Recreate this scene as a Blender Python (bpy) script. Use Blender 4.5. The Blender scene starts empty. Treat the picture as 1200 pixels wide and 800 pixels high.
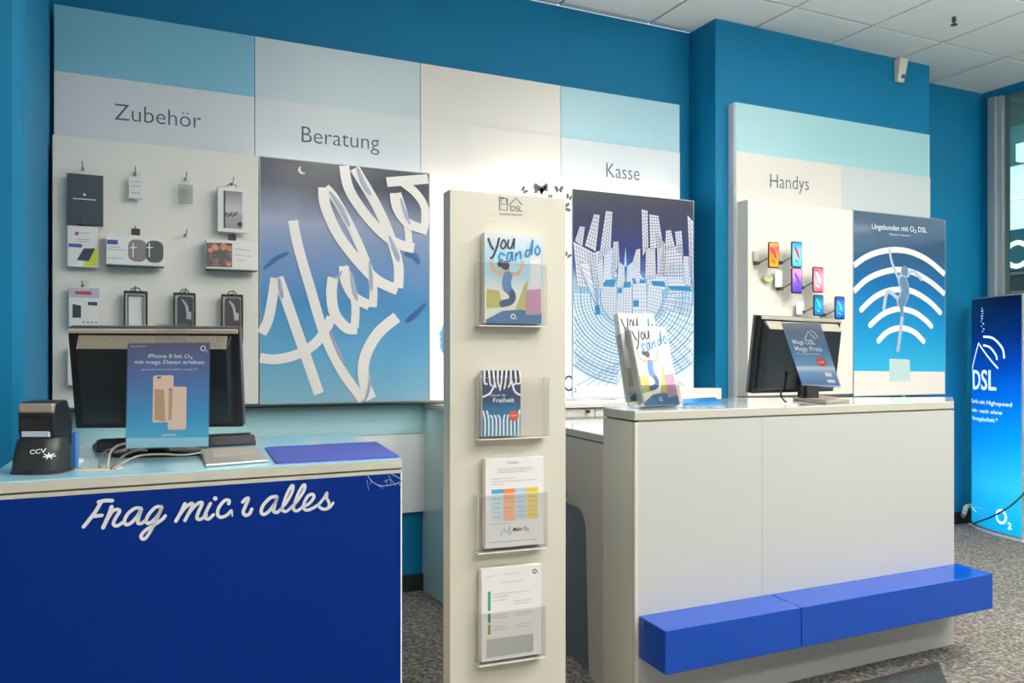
import bpy, bmesh, math, random
from mathutils import Vector, Matrix
random.seed(7)
sc = bpy.context.scene
COL = sc.collection
# ------------------------------------------------------------------ camera, world, exposure
FPX, CX, HY, EYE = 992.0, 600.0, 424.0, 1.25
FWD = Vector((.4338, .9010, 0)); RGT = Vector((.9010, -.4338, 0)); UP = Vector((0, 0, 1))
CAM = Vector((0, 0, EYE))
cd = bpy.data.cameras.new('camera'); cam = bpy.data.objects.new('camera', cd); COL.objects.link(cam)
cam.location = CAM; cam.rotation_euler = (math.pi/2, 0, -math.atan2(.4338, .9010))
cd.sensor_width = 36; cd.lens = FPX/1200*36; cd.shift_y = (HY-400)/1200; cd.clip_start = .05
sc.camera = cam
sc.view_settings.view_transform = 'Standard'; sc.view_settings.look = 'None'
sc.view_settings.gamma = 1; sc.view_settings.use_curve_mapping = False
sc.view_settings.exposure = 0.0
w = bpy.data.worlds.new('world'); sc.world = w; w.use_nodes = True
w.node_tree.nodes['Background'].inputs[0].default_value = (.72, .88, 1, 1)
w.node_tree.nodes['Background'].inputs[1].default_value = .9
def area(name, loc, sx, sy, power, color=(1, 1, 1), rot=(0, 0, 0)):
    l = bpy.data.lights.new(name, 'AREA'); l.shape = 'RECTANGLE'; l.size = sx; l.size_y = sy
    l.energy = power; l.color = color
    o = bpy.data.objects.new(name, l); COL.objects.link(o); o.location = loc; o.rotation_euler = rot
    return o
CEIL = 3.363
LAMPS = [(1.6, 2.2, 15), (3.6, 2.2, 34), (5.2, 1.9, 32), (0.0, .8, 10), (2.0, .4, 34), (4.0, .4, 40),
         (-.6, -1.4, 30), (2.0, -1.6, 45), (4.4, -1.6, 50)]
for i, (x, y, p) in enumerate(LAMPS):
    area('ceiling_light', (x, y, CEIL-.045), .56, .56, p, (1, .975, .94))
ADDED_UPL = [(3.2, .6, 2.6, 100), (5.2, 1.0, 2.6, 95), (.6, -.6, 2.6, 60)]      # added uplights, out of view, to brighten the ceiling
for (x, y, z, p) in ADDED_UPL: area('added_uplight_source', (x, y, z+.05), 1.1, .25, p, (1, .985, .96), (math.pi, 0, 0))
# light strips fixed on top of and under the wall displays
area('led_strip_light', (.95, 4.235, 2.19), 1.7, .03, .8, (.95, .98, 1), (math.pi, 0, 0))
area('led_strip_light', (2.55, 4.235, 2.19), 1.3, .03, 2.4, (1, .98, .95), (math.pi, 0, 0))
area('led_strip_light', (.72, 4.27, 1.005), 1.6, .04, 1.1, (.92, .98, 1))
area('led_strip_light', (2.5, 4.25, 1.03), 1.5, .04, 3, (1, .98, .95))
area('led_strip_light', (4.4, 4.02, 1.0), 1.3, .04, 5, (.9, .97, 1))
# ------------------------------------------------------------------ helpers
def ray(px, py): return FWD + RGT*((px-CX)/FPX) + UP*((HY-py)/FPX)
def at(px, py, d): return CAM + ray(px, py)*d
def onZ(px, py, z): r = ray(px, py); return CAM + r*((z-EYE)/r.z)
def onY(px, py, y): r = ray(px, py); return CAM + r*(y/r.y)
def onX(px, py, x): r = ray(px, py); return CAM + r*(x/r.x)
class Frame:                                  # a flat working plane: u right, v up, w towards the viewer
    def __init__(s, o, U, V=UP, warp=None):
        s.o = Vector(o); s.U = Vector(U).normalized(); V = Vector(V)
        s.V = (V - s.U*V.dot(s.U)).normalized(); s.N = s.U.cross(s.V); s.warp = warp
    def P(s, u, v, w=0):
        if s.warp: w = w + s.warp(u, v)
        return s.o + s.U*u + s.V*v + s.N*w
    def px(s, x, y, w=0):
        r = ray(x, y); o = s.o + s.N*w; t = (o-CAM).dot(s.N)/r.dot(s.N); q = CAM + r*t - o
        return (q.dot(s.U), q.dot(s.V))
    def dep(s, x, y): 
        r = ray(x, y); return (s.o-CAM).dot(s.N)/r.dot(s.N)
def WF(y): return Frame((0, y, 0), (1, 0, 0))
def hexc(h):
    h = h.lstrip('#'); c = [int(h[i:i+2], 16)/255 for i in (0, 2, 4)]
    return tuple((v/12.92 if v <= .04045 else ((v+.055)/1.055)**2.4) for v in c)+(1,)
MATS = {}
def mat(name, col='#ffffff', rough=.5, metal=0, emis=0, bump=0, bscale=60, vary=0, vscale=8, ramp=None, axis=2, coat=0, spec=.5, noise_ramp=0):
    if name in MATS: return MATS[name]
    m = bpy.data.materials.new(name); m.use_nodes = True; nt = m.node_tree; b = nt.nodes['Principled BSDF']
    c = hexc(col); b.inputs['Base Color'].default_value = c; b.inputs['Roughness'].default_value = rough
    b.inputs['Metallic'].default_value = metal; b.inputs['Coat Weight'].default_value = coat
    b.inputs['Coat Roughness'].default_value = .05; b.inputs['Specular IOR Level'].default_value = spec
    out = None
    tc = nt.nodes.new('ShaderNodeTexCoord')
    if ramp:
        sx = nt.nodes.new('ShaderNodeSeparateXYZ'); nt.links.new(tc.outputs['Generated'], sx.inputs[0])
        src = sx.outputs[axis]
        if noise_ramp:
            n = nt.nodes.new('ShaderNodeTexNoise'); n.inputs['Scale'].default_value = 2.2; n.inputs['Detail'].default_value = 3
            nt.links.new(tc.outputs['Generated'], n.inputs['Vector'])
            ma = nt.nodes.new('ShaderNodeMath'); ma.operation = 'MULTIPLY_ADD'; ma.inputs[1].default_value = noise_ramp; 
            nt.links.new(n.outputs['Fac'], ma.inputs[0]); nt.links.new(src, ma.inputs[2])
            mb = nt.nodes.new('ShaderNodeMath'); mb.operation = 'SUBTRACT'; mb.inputs[1].default_value = noise_ramp*.5
            nt.links.new(ma.outputs[0], mb.inputs[0]); src = mb.outputs[0]
        r = nt.nodes.new('ShaderNodeValToRGB'); nt.links.new(src, r.inputs[0])
        e = r.color_ramp.elements
        while len(e) < len(ramp): e.new(.5)
        for i, (p, h) in enumerate(ramp): e[i].position = p; e[i].color = hexc(h)
        out = r.outputs[0]
    elif vary:
        n = nt.nodes.new('ShaderNodeTexNoise'); n.inputs['Scale'].default_value = vscale; n.inputs['Detail'].default_value = 4
        nt.links.new(tc.outputs['Object'], n.inputs['Vector'])
        r = nt.nodes.new('ShaderNodeValToRGB'); r.color_ramp.elements[0].position = .35; r.color_ramp.elements[1].position = .65
        r.color_ramp.elements[0].color = tuple(v*(1-vary) for v in c[:3])+(1,)
        r.color_ramp.elements[1].color = tuple(min(1, v*(1+vary)) for v in c[:3])+(1,)
        nt.links.new(n.outputs['Fac'], r.inputs[0]); out = r.outputs[0]
    if out: nt.links.new(out, b.inputs['Base Color'])
    if emis:
        b.inputs['Emission Strength'].default_value = emis
        if out: nt.links.new(out, b.inputs['Emission Color'])
        else: b.inputs['Emission Color'].default_value = c
    if bump:
        n = nt.nodes.new('ShaderNodeTexNoise'); n.inputs['Scale'].default_value = bscale; n.inputs['Detail'].default_value = 5
        nt.links.new(tc.outputs['Object'], n.inputs['Vector'])
        bp = nt.nodes.new('ShaderNodeBump'); bp.inputs['Strength'].default_value = bump; bp.inputs['Distance'].default_value = .01
        nt.links.new(n.outputs['Fac'], bp.inputs['Height']); nt.links.new(bp.outputs[0], b.inputs['Normal'])
    MATS[name] = m; return m
def clear(name, tint=.95, gloss=.12, rough=.03, col=(1, 1, 1)):
    if name in MATS: return MATS[name]
    m = bpy.data.materials.new(name); m.use_nodes = True; nt = m.node_tree; nt.nodes.clear()
    o = nt.nodes.new('ShaderNodeOutputMaterial'); t = nt.nodes.new('ShaderNodeBsdfTransparent')
    t.inputs[0].default_value = (tint*col[0], tint*col[1], tint*col[2], 1)
    g = nt.nodes.new('ShaderNodeBsdfGlossy'); g.inputs['Roughness'].default_value = rough
    f = nt.nodes.new('ShaderNodeLayerWeight'); f.inputs[0].default_value = .35
    ml = nt.nodes.new('ShaderNodeMath'); ml.operation = 'MULTIPLY_ADD'; ml.inputs[1].default_value = gloss*2; ml.inputs[2].default_value = .02; nt.links.new(f.outputs['Facing'], ml.inputs[0])
    mx = nt.nodes.new('ShaderNodeMixShader'); nt.links.new(ml.outputs[0], mx.inputs[0])
    nt.links.new(t.outputs[0], mx.inputs[1]); nt.links.new(g.outputs[0], mx.inputs[2]); nt.links.new(mx.outputs[0], o.inputs[0])
    MATS[name] = m; return m

class MB:
    def __init__(s): s.v = []; s.f = []
    def add(s, vs, fs):
        n = len(s.v); s.v += [Vector(q) for q in vs]; s.f += [tuple(i+n for i in f) for f in fs]; return s
    def hexa(s, p):                             # 4 bottom (ccw from above), 4 top
        return s.add(p, [(3, 2, 1, 0), (4, 5, 6, 7), (0, 1, 5, 4), (1, 2, 6, 5), (2, 3, 7, 6), (3, 0, 4, 7)])
    def box(s, x0, x1, y0, y1, z0, z1):
        return s.hexa([(x0, y0, z0), (x1, y0, z0), (x1, y1, z0), (x0, y1, z0), (x0, y0, z1), (x1, y0, z1), (x1, y1, z1), (x0, y1, z1)])
    def fbox(s, F, u0, u1, v0, v1, w0, w1):
        return s.hexa([F.P(u0, v0, w1), F.P(u1, v0, w1), F.P(u1, v0, w0), F.P(u0, v0, w0), F.P(u0, v1, w1), F.P(u1, v1, w1), F.P(u1, v1, w0), F.P(u0, v1, w0)])
    def prism(s, pts, z0, z1):                  # pts: xy ccw
        n = len(pts); s.add([(x, y, z0) for x, y in pts]+[(x, y, z1) for x, y in pts],
              [tuple(range(n-1, -1, -1)), tuple(range(n, 2*n))]+[(i, (i+1) % n, n+(i+1) % n, n+i) for i in range(n)]); return s
    def fprism(s, F, pts, w0, w1):              # pts: uv ccw seen from the viewer
        n = len(pts); s.add([F.P(u, v, w0) for u, v in pts]+[F.P(u, v, w1) for u, v in pts],
              [tuple(range(n-1, -1, -1)), tuple(range(n, 2*n))]+[(i, (i+1) % n, n+(i+1) % n, n+i) for i in range(n)]); return s
    def poly(s, F, pts, w=.001): 
        s.add([F.P(u, v, w) for u, v in pts], [tuple(range(len(pts)))]); return s
    def pxpoly(s, F, pts, w=.001): return s.poly(F, [F.px(x, y, w) for x, y in pts], w)
    def disc(s, F, u, v, r, w=.001, n=24, rv=None):
        rv = rv or r
        return s.poly(F, [(u+r*math.cos(a*2*math.pi/n), v+rv*math.sin(a*2*math.pi/n)) for a in range(n)], w)
    def stroke(s, F, pts, wd, w=.001, cap=True, smooth=True, taper=False, closed=False, sub=6):
        pts = [Vector((p[0], p[1])) for p in pts]; s.k = getattr(s, 'k', 0)+1; w = w+.00003*min(s.k, 12)
        if smooth and len(pts) > 2: pts = spline(pts, sub)
        if F.warp and not smooth: pts = [a.lerp(b, k/8) for a, b in zip(pts[:-1], pts[1:]) for k in range(8)]+[pts[-1]]
        n = len(pts); L = []; R = []
        for i in range(n):
            t = (pts[min(i+1, n-1)]-pts[max(i-1, 0)])
            if t.length < 1e-9: t = Vector((1, 0))
            t.normalize(); nn = Vector((-t.y, t.x)); k = wd/2
            if taper: k *= .35+.65*math.sin(math.pi*min(1, max(0, (i+.5)/n)))
            L.append(pts[i]+nn*k); R.append(pts[i]-nn*k)
        s.add([F.P(q.x, q.y, w) for q in L]+[F.P(q.x, q.y, w) for q in R], [(n+i, n+i+1, i+1, i) for i in range(n-1)])
        if cap and not taper:
            for c, d in ((pts[0], pts[0]-pts[1]), (pts[-1], pts[-1]-pts[-2])):
                a0 = math.atan2(d.y, d.x)-math.pi/2
                s.poly(F, [(c.x+wd/2*math.cos(a0+math.pi*k/6), c.y+wd/2*math.sin(a0+math.pi*k/6)) for k in range(7)], w)
        return s
    def pxs(s, F, pts, wpx, w=.001, tr=None, **k):       # stroke given by picture points lying on the plane F
        if tr: pts = [(tr[0]+x/tr[2], tr[1]+y/tr[2]) for x, y in pts]; wpx = wpx/tr[2]
        m = pts[len(pts)//2]; wd = wpx*F.dep(*m)/FPX
        return s.stroke(F, [F.px(x, y, w) for x, y in pts], wd, w, **k)
    def tube(s, pts, r, n=8, smooth=True, sub=5):
        pts = [Vector(p) for p in pts]
        if smooth and len(pts) > 2: pts = spline(pts, sub)
        base = len(s.v); rings = []
        for i, p in enumerate(pts):
            t = (pts[min(i+1, len(pts)-1)]-pts[max(i-1, 0)]).normalized()
            a = t.cross(UP) if abs(t.z) < .95 else t.cross(Vector((1, 0, 0)))
            a.normalize(); b = t.cross(a)
            rings.append([p+a*r*math.cos(2*math.pi*j/n)+b*r*math.sin(2*math.pi*j/n) for j in range(n)])
        vs = [q for rg in rings for q in rg]; m = len(rings)
        fs = [(i*n+j, i*n+(j+1) % n, (i+1)*n+(j+1) % n, (i+1)*n+j) for i in range(m-1) for j in range(n)]
        fs += [tuple(range(n-1, -1, -1)), tuple((m-1)*n+j for j in range(n))]
        return s.add(vs, fs)
    def loft(s, F, rings, n=28, e=4):                   # rings: (v, ru, rw, cu, cw) superellipse sections
        vs = []
        for (v, ru, rw, cu, cw) in rings:
            for j in range(n):
                a = 2*math.pi*j/n; c, q = math.cos(a), math.sin(a)
                vs.append(F.P(cu+ru*math.copysign(abs(c)**(2/e), c), v, cw+rw*math.copysign(abs(q)**(2/e), q)))
        m = len(rings)
        fs = [(i*n+j, i*n+(j+1) % n, (i+1)*n+(j+1) % n, (i+1)*n+j) for i in range(m-1) for j in range(n)]
        fs += [tuple(range(n-1, -1, -1)), tuple((m-1)*n+j for j in range(n))]
        return s.add(vs, fs)
def spline(P, sub=6):
    out = []
    for i in range(len(P)-1):
        a, b, c, d = P[max(i-1, 0)], P[i], P[i+1], P[min(i+2, len(P)-1)]
        for k in range(sub):
            t = k/sub
            out.append(.5*((2*b)+(c-a)*t+(2*a-5*b+4*c-d)*t*t+(3*b-a-3*c+d)*t**3))
    out.append(P[-1]); return out
WL = {}
def build(name, mb, m, parent=None, bevel=0, smooth=False, label=None, kind=None, cat=None, group=None):
    vs = mb.v; lo = Vector([min(v[i] for v in vs) for i in range(3)]); hi = Vector([max(v[i] for v in vs) for i in range(3)])
    c = (lo+hi)/2
    if parent is None: c.z = lo.z
    me = bpy.data.meshes.new(name); me.from_pydata([tuple(v-c) for v in vs], [], mb.f); me.update()
    bm = bmesh.new(); bm.from_mesh(me)
    solid = [f for f in bm.faces if any(not e.is_boundary for e in f.edges)]
    if all(not e.is_boundary for e in bm.edges): bmesh.ops.recalc_face_normals(bm, faces=bm.faces)
    bm.to_mesh(me); bm.free()
    if smooth:
        me.polygons.foreach_set('use_smooth', [True]*len(me.polygons))
        try: me.set_sharp_from_angle(angle=math.radians(40))
        except Exception: pass
    me.materials.append(m)
    o = bpy.data.objects.new(name, me); COL.objects.link(o)
    if parent: o.parent = parent; o.location = c-WL[parent.name]
    else: o.location = c
    WL[o.name] = c.copy()
    if bevel:
        b = o.modifiers.new('bevel', 'BEVEL'); b.width = bevel; b.segments = 2; b.limit_method = 'ANGLE'; b.angle_limit = math.radians(40)
    if label: o['label'] = label
    if parent and name.endswith('print') and len(mb.f) > 1 and not kind: kind = 'stuff'
    if kind: o['kind'] = kind
    if cat: o['category'] = cat
    if group: o['group'] = group
    return o
def thing(name, label, cat, loc, group=None):
    o = bpy.data.objects.new(name, None); COL.objects.link(o); o.location = loc; o.empty_display_size = .05
    o['label'] = label; o['category'] = cat
    if group: o['group'] = group
    WL[o.name] = Vector(loc); return o
_tc = {}
def glyphs(txt, off=0):
    k = (txt, off)
    if k not in _tc:
        c = bpy.data.curves.new('t', 'FONT'); c.body = txt; c.size = 1; c.offset = off; c.resolution_u = 3
        o = bpy.data.objects.new('t', c); COL.objects.link(o); bpy.context.view_layer.update()
        me = bpy.data.meshes.new_from_object(o.evaluated_get(bpy.context.evaluated_depsgraph_get()))
        _tc[k] = ([v.co.copy() for v in me.vertices], [tuple(p.vertices) for p in me.polygons])
        bpy.data.objects.remove(o); bpy.data.curves.remove(c); bpy.data.meshes.remove(me)
    return _tc[k]
def text(mb, F, txt, u0, v0, width, cap, w=.0012, off=0, slant=0, rise=0):
    vs, fs = glyphs(txt, off); H = max(v.y for v in glyphs('H', 0)[0])
    x0 = min(v.x for v in vs); x1 = max(v.x for v in vs); su = width/(x1-x0); sv = cap/H
    mb.add([F.P(u0+(v.x-x0)*su+slant*v.y*sv, v0+v.y*sv+rise*(v.x-x0)*su, w) for v in vs], fs); return mb
def ptext(mb, F, txt, bl, br, tl, w=.0012, off=0):        # baseline-left, baseline-right and cap-top-left as seen on the plane
    a = F.px(*bl, w); b = F.px(*br, w); c = F.px(*tl, w)
    return text(mb, F, txt, a[0], a[1], b[0]-a[0], c[1]-a[1], w, off, 0, (b[1]-a[1])/(b[0]-a[0]))
def rrect(u0, u1, v0, v1, r, n=5):
    p = []
    for (cx, cy, a0) in ((u1-r, v1-r, 0), (u0+r, v1-r, 90), (u0+r, v0+r, 180), (u1-r, v0+r, 270)):
        for k in range(n+1):
            a = math.radians(a0+90*k/n); p.append((cx+r*math.cos(a), cy+r*math.sin(a)))
    return p
# ------------------------------------------------------------------ materials
BLUE = mat('wall_paint_blue', '#00749f', .6, spec=.25, bump=.04, bscale=220, vary=.03, vscale=3)
WHITE = mat('white_laminate', '#e6e2da', .32, vary=.012, vscale=3)
CREAM = mat('cream_laminate', '#dcd7c8', .35, vary=.015, vscale=3)
GLOSSW = mat('glossy_white_top', '#e4e6e6', .1, coat=.6)
SLABE = mat('counter_edge', '#bbb9aa', .45)
DARK = mat('dark_gap', '#2a2d30', .7)
BLACK = mat('black_plastic', '#15181b', .35, bump=.03, bscale=300)
BLACKG = mat('black_gloss', '#0c1014', .15)
SILVER = mat('silver_plastic', '#b9b5ae', .32, metal=.4)
CHROME = mat('chrome', '#c8c8c8', .2, metal=1)
ACRYL = clear('clear_acrylic', .96, .1)
INK = mat('ink_dark', '#2d3a4c', .5)
INKW = mat('print_white', '#f2f2f0', .5)
PAPER = mat('paper_white', '#ece9e4', .6)
GREY = mat('print_grey', '#a9adb0', .6)
# ------------------------------------------------------------------ structure
YB = 4.41; YP = 4.15; XW = 6.235; XL = -.22; YL = 2.95
def carpet():
    m = mat('carpet', '#6f7070', .95); nt = m.node_tree; b = nt.nodes['Principled BSDF']; tc = nt.nodes.new('ShaderNodeTexCoord')
    def noise(s, d=6):
        n = nt.nodes.new('ShaderNodeTexNoise'); n.inputs['Scale'].default_value = s; n.inputs['Detail'].default_value = d; n.inputs['Roughness'].default_value = .75
        nt.links.new(tc.outputs['Object'], n.inputs['Vector']); return n
    n1 = noise(55); r = nt.nodes.new('ShaderNodeValToRGB'); e = r.color_ramp.elements
    e[0].position = .38; e[0].color = hexc('#3d3c3b'); e[1].position = .62; e[1].color = hexc('#a29c92'); e.new(.5).color = hexc('#6c6862')
    nt.links.new(n1.outputs['Fac'], r.inputs[0]); n2 = noise(1.3, 3)
    mx = nt.nodes.new('ShaderNodeMixRGB'); mx.blend_type = 'MULTIPLY'; mx.inputs[0].default_value = .5
    r2 = nt.nodes.new('ShaderNodeValToRGB'); r2.color_ramp.elements[0].position = .35; r2.color_ramp.elements[0].color = (.75, .72, .68, 1); r2.color_ramp.elements[1].position = .65; r2.color_ramp.elements[1].color = (1, 1, 1, 1)
    nt.links.new(n2.outputs['Fac'], r2.inputs[0]); nt.links.new(r.outputs[0], mx.inputs[1]); nt.links.new(r2.outputs[0], mx.inputs[2]); nt.links.new(mx.outputs[0], b.inputs['Base Color'])
    bp = nt.nodes.new('ShaderNodeBump'); bp.inputs['Strength'].default_value = .6; bp.inputs['Distance'].default_value = .004
    nt.links.new(n1.outputs['Fac'], bp.inputs['Height']); nt.links.new(bp.outputs[0], b.inputs['Normal']); return m
build('floor', MB().box(-3.6, XW, -4, YB, -.05, 0), carpet(), kind='structure')
build('wall_back', MB().box(-3.6, XW+.1, YB, YB+.15, 0, CEIL), BLUE, kind='structure')
wp = build('wall_pillar', MB().box(3.388, 5.303, YP, YB, 0, CEIL), BLUE, kind='structure')
build('wall_left', MB().box(-1.6, XL, YL, YB, 0, CEIL), BLUE, kind='structure', bevel=.03)
OFFW = mat('shop_wall_white', '#d9dcdc', .6)
build('wall_front', MB().box(-3.6, XW, -4.15, -4, 0, CEIL), OFFW, kind='structure')
build('wall_outer_left', MB().box(-3.75, -3.6, -4, YB, 0, CEIL), OFFW, kind='structure')
build('baseboard_back', MB().box(XL, 3.38, YB-.02, YB, 0, .09).box(5.28, XW, YB-.02, YB, 0, .09), mat('baseboard_dark', '#1c1f22', .6), kind='structure')
# ceiling of square mineral tiles
G = onZ(1103.75, 50, CEIL); T = .6435
TILE = mat('ceiling_tile', '#eff0ea', .9, bump=.25, bscale=160, vary=.02, vscale=60)
ce = build('ceiling', MB().box(-3.6, XW, -4, YB, CEIL+.012, CEIL+.1), mat('ceiling_grid_back', '#7c807f', .8), kind='structure')
grid = MB(); rest = MB(); full = None
i0 = math.floor((-3.6-G.x)/T); i1 = math.ceil((XW-G.x)/T); j0 = math.floor((-4-G.y)/T); j1 = math.ceil((YB-G.y)/T)
for i in range(i0, i1):
    for j in range(j0, j1):
        x0 = G.x+i*T; y0 = G.y+j*T; a, b_, c, d = max(x0, -3.6)+.009, min(x0+T, XW)-.009, max(y0, -4)+.009, min(y0+T, YB)-.009
        if b_-a < .02 or d-c < .02: continue
        if x0 < -.3 or y0 < -.3: rest.box(a, b_, c, d, CEIL, CEIL+.0115); continue
        isfull = b_-a > T-.019 and d-c > T-.019
        if isfull and full is not None:
            o = full.copy(); COL.objects.link(o); o.parent = ce; o.location = Vector(((a+b_)/2, (c+d)/2, CEIL+.00575))-WL['ceiling']
        else:
            o = build('tile', MB().box(a, b_, c, d, CEIL, CEIL+.0115), TILE, ce)
            if isfull: full = o
build('tile_field', rest, TILE, ce, kind='stuff')
# luminaires
EM = mat('lamp_diffuser', '#fff8ee', .5, emis=3)
LL = ('above the left desk nearest the accessory wall', 'above the right counter in front of the pillar', 'nearest the shop window and the glowing totem', 'over the left end of the shop', 'over the middle of the shop floor', 'over the floor in front of the right counter', 'rear left corner of the shop', 'rear middle of the shop', 'rear right of the shop by the window')
for i, (x, y, p) in enumerate(LAMPS):
    t = thing('ceiling_lamp', 'square flush ceiling lamp, '+LL[i], 'lamp', (x, y, CEIL-.03), 'ceiling lamps')
    f = MB()
    for (a, b_, c, d) in ((-.31, .31, -.31, -.285), (-.31, .31, .285, .31), (-.31, -.285, -.285, .285), (.285, .31, -.285, .285)): f.box(x+a, x+b_, y+c, y+d, CEIL-.035, CEIL)
    build('frame', f, WHITE, t); build('diffuser', MB().box(x-.285, x+.285, y-.285, y+.285, CEIL-.03, CEIL-.01), EM, t)
for (x, y, z, p), lb in zip(ADDED_UPL, ('added white uplight before the right counter', 'added white uplight nearest the shop window', 'added white uplight at the rear left')):
    t = thing('added_uplight', lb+', out of view, brightening the ceiling', 'lamp', (x, y, z), 'added uplights')
    build('added_trough', MB().box(x-.6, x+.6, y-.15, y+.15, z, z+.04), WHITE, t, bevel=.004)  # made-up fitting around the added light
    for dx in (-.5, .5): build('cord', MB().tube([(x+dx, y, z+.04), (x+dx, y, CEIL)], .003, 6, smooth=False), BLACK, t)
# shop window on the right
def winY(px): return onX(px, 300, XW).y
yA, yB_ = winY(1161), winY(1170)
build('wall_right', MB().box(XW, XW+.12, yA, YB, 0, CEIL).box(XW, XW+.12, -4, -3.2, 0, CEIL).box(XW, XW+.12, -3.2, yA, CEIL-.06, CEIL), BLUE, kind='structure')
wn = bpy.data.objects.new('window_1', None); COL.objects.link(wn); wn.location = (XW, 0, 0); WL['window_1'] = Vector((XW, 0, 0)); wn['kind'] = 'structure'
ALU = mat('aluminium_frame', '#aab2b4', .4, metal=.5)
y1, y2 = winY(1176), winY(1181)
build('window_frame', MB().box(XW-.04, XW+.06, yB_, yA, 0, CEIL-.06).box(XW-.015, XW+.05, y1, yB_, 0, CEIL-.06), ALU, wn, bevel=.004)
build('window_frame', MB().box(XW+.018, XW+.03, y2, y1, 0, CEIL-.06), mat('window_seal', '#4f6a66', .5), wn)
build('pane', MB().box(XW+.02, XW+.03, -3.2, y2, .06, CEIL-.06), clear('window_glass', .9, .15, .02, (.9, 1, .98)), wn)
build('window_sill', MB().box(XW-.03, XW+.06, -3.2, y2, 0, .06), ALU, wn, bevel=.004)
for yy in (1.4, -.9): build('mullion', MB().box(XW-.03, XW+.06, yy-.03, yy+.03, .06, CEIL-.06), ALU, wn, bevel=.004)
# the mall passage outside the window
XO = 9.0
build('trim_1', MB().box(XW+.12, 13, -6, 9, -.06, -.01), mat('mall_floor', '#8f9894', .3), kind='structure')
build('trim_2', MB().box(XW+.12, 13, -6, 9, 4.2, 4.3), mat('mall_ceiling', '#5f7a70', .6), kind='structure')
FO = Frame((XO, 0, 0), (0, -1, 0))
def orect(mb, ya, yb, pt, w0, w1, X=XO):
    za = onX(1190, ya, X).z; zb = onX(1190, yb, X).z
    return mb.box(X-w1, X-w0, -3, 8, min(za, zb), max(za, zb))
sf = thing('shop_front', 'shop front across the passage with white fascia and lit letter, seen through the window', 'shop front', (XO, 4, 0))
build('fascia', orect(MB(), 90, 152, None, 0, .1), mat('fascia_green', '#61796f', .6), sf)
build('fascia', orect(MB(), 152, 197, None, 0, .14), mat('fascia_teal', '#5f9196', .5), sf)
build('light_panel', orect(MB(), 197, 234, None, 0, .1), mat('light_panel', '#e9fbff', .5, emis=.9), sf)
build('light_panel', orect(MB(), 237, 270, None, 0, .1), MATS['light_panel'], sf)
build('sign_band', orect(MB(), 271, 318, None, 0, .12), mat('sign_band', '#2f6d78', .5), sf)
build('shop_window', orect(MB(), 318, 420, None, 0, .1), mat('shop_window_dark', '#3c3a36', .3, vary=.4, vscale=4), sf)
build('plinth', orect(MB(), 420, 640, None, 0, .1), mat('shop_plinth', '#a8aaa6', .5), sf)
FW = Frame((XO-.13, 0, 0), (0, -1, 0)); cb = MB()
cc = FW.px(1192, 298); r_ = .115*1.1
cb.stroke(FW, [(cc[0]+r_*math.cos(math.radians(a)), cc[1]+r_*math.sin(math.radians(a))) for a in range(50, 311, 20)], .05, .002)
build('sign_letter', cb, mat('sign_letter', '#ffffff', .5, emis=1.5), sf)
bx = MB(); p0 = onX(1194, 190, XO-.2); p1 = onX(1200, 168, XO-.2); bx.box(XO-.25, XO-.15, p0.y-.3, p0.y, p0.z, p1.z); build('lightbox', bx, mat('small_lightbox', '#d8fff0', .5, emis=1), sf)
ss = MB()
for k in range(5):
    z = onX(1190, 322+k*22, XO-.12).z; ss.box(XO-.14, XO-.1, 0, 8, z, z+.03)
build('shelf', ss, mat('shop_shelf', '#8a7b66', .5), sf)
area('mall_light', (7.8, 3.5, 4.1), 2.0, 4, 90, (.9, 1, 1))
# ------------------------------------------------------------------ wall signs
YS = 4.30; YD = 4.18
FS = WF(YS-.0); FD = WF(YD)
LB = mat('sign_pale_blue', '#6db0c9', .35); LB2 = mat('sign_sky_blue', '#98c5d2', .35); SW = mat('sign_white', '#c6ced3', .35); SW2 = mat('sign_warm_white', '#d4d1ca', .35); SG = mat('sign_blue_white', '#b8cad0', .35)
xs = [onY(p, 150, YS).x for p in (63, 298.5, 492.5, 657, 796.5)]
ztop = onY(63, 4.5, YS).z; zmid = onY(63, 83, YS).z; zlow = onY(63, 190, YS).z
print('sign z', ztop, zmid, zlow, xs)
labels = [('Zubehör', 'wide sign board lettered Zubehör, blue above and white below, over the accessory wall', LB, SW, (134.2, 140), (235.5, 150.3), (134.2, 121)),
          ('Beratung', 'white sign board lettered Beratung above the ribbon poster', SG, SW, (353.5, 166.2), (444.5, 176), (353.5, 147.5)),
          (None, 'blank white sign board between the Beratung and Kasse boards', SW2, SW2, None, None, None),
          ('Kasse', 'sign board lettered Kasse, pale blue above white, over the city poster', LB2, SW, (710.5, 207.5), (749.5, 211.5), (710.5, 190.5))]
for k, (tx, lab, mu, ml, bl, br, tl) in enumerate(labels):
    t = thing('sign_board', lab, 'sign', ((xs[k]+xs[k+1])/2, YS, 1.7), 'department sign boards')
    g = .0015
    up_ = build('upper_panel', MB().box(xs[k]+g, xs[k+1]-g, YS, YS+.05, zmid+.001, ztop), mu, t)
    lw_ = build('lower_panel', MB().box(xs[k]+g, xs[k+1]-g, YS-.004, YS+.05, 1.03, zmid), ml, t)
    build('backing', MB().box(xs[k]+.02, xs[k+1]-.02, YS+.0505, YB, 1.4, ztop-.03), ALU, t)
    if tx:
        FT = WF(YS-.004); m_ = MB(); ptext(m_, FT, tx, bl, br, tl, .001, -.008); build('lettering', m_, mat('lettering_slate', '#3d4d63', .5), lw_)
YH = 4.09; xh0 = onY(862, 150, YH).x; xh1 = onY(1089.5, 150, YH).x
zt = onY(862, 119.5, YH).z; zm = onY(862, 177, YH).z
t = thing('sign_board', 'sign board lettered Handys on the blue pillar, pale blue above white', 'sign', ((xh0+xh1)/2, YH, 1.7), 'department sign boards')
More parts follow.
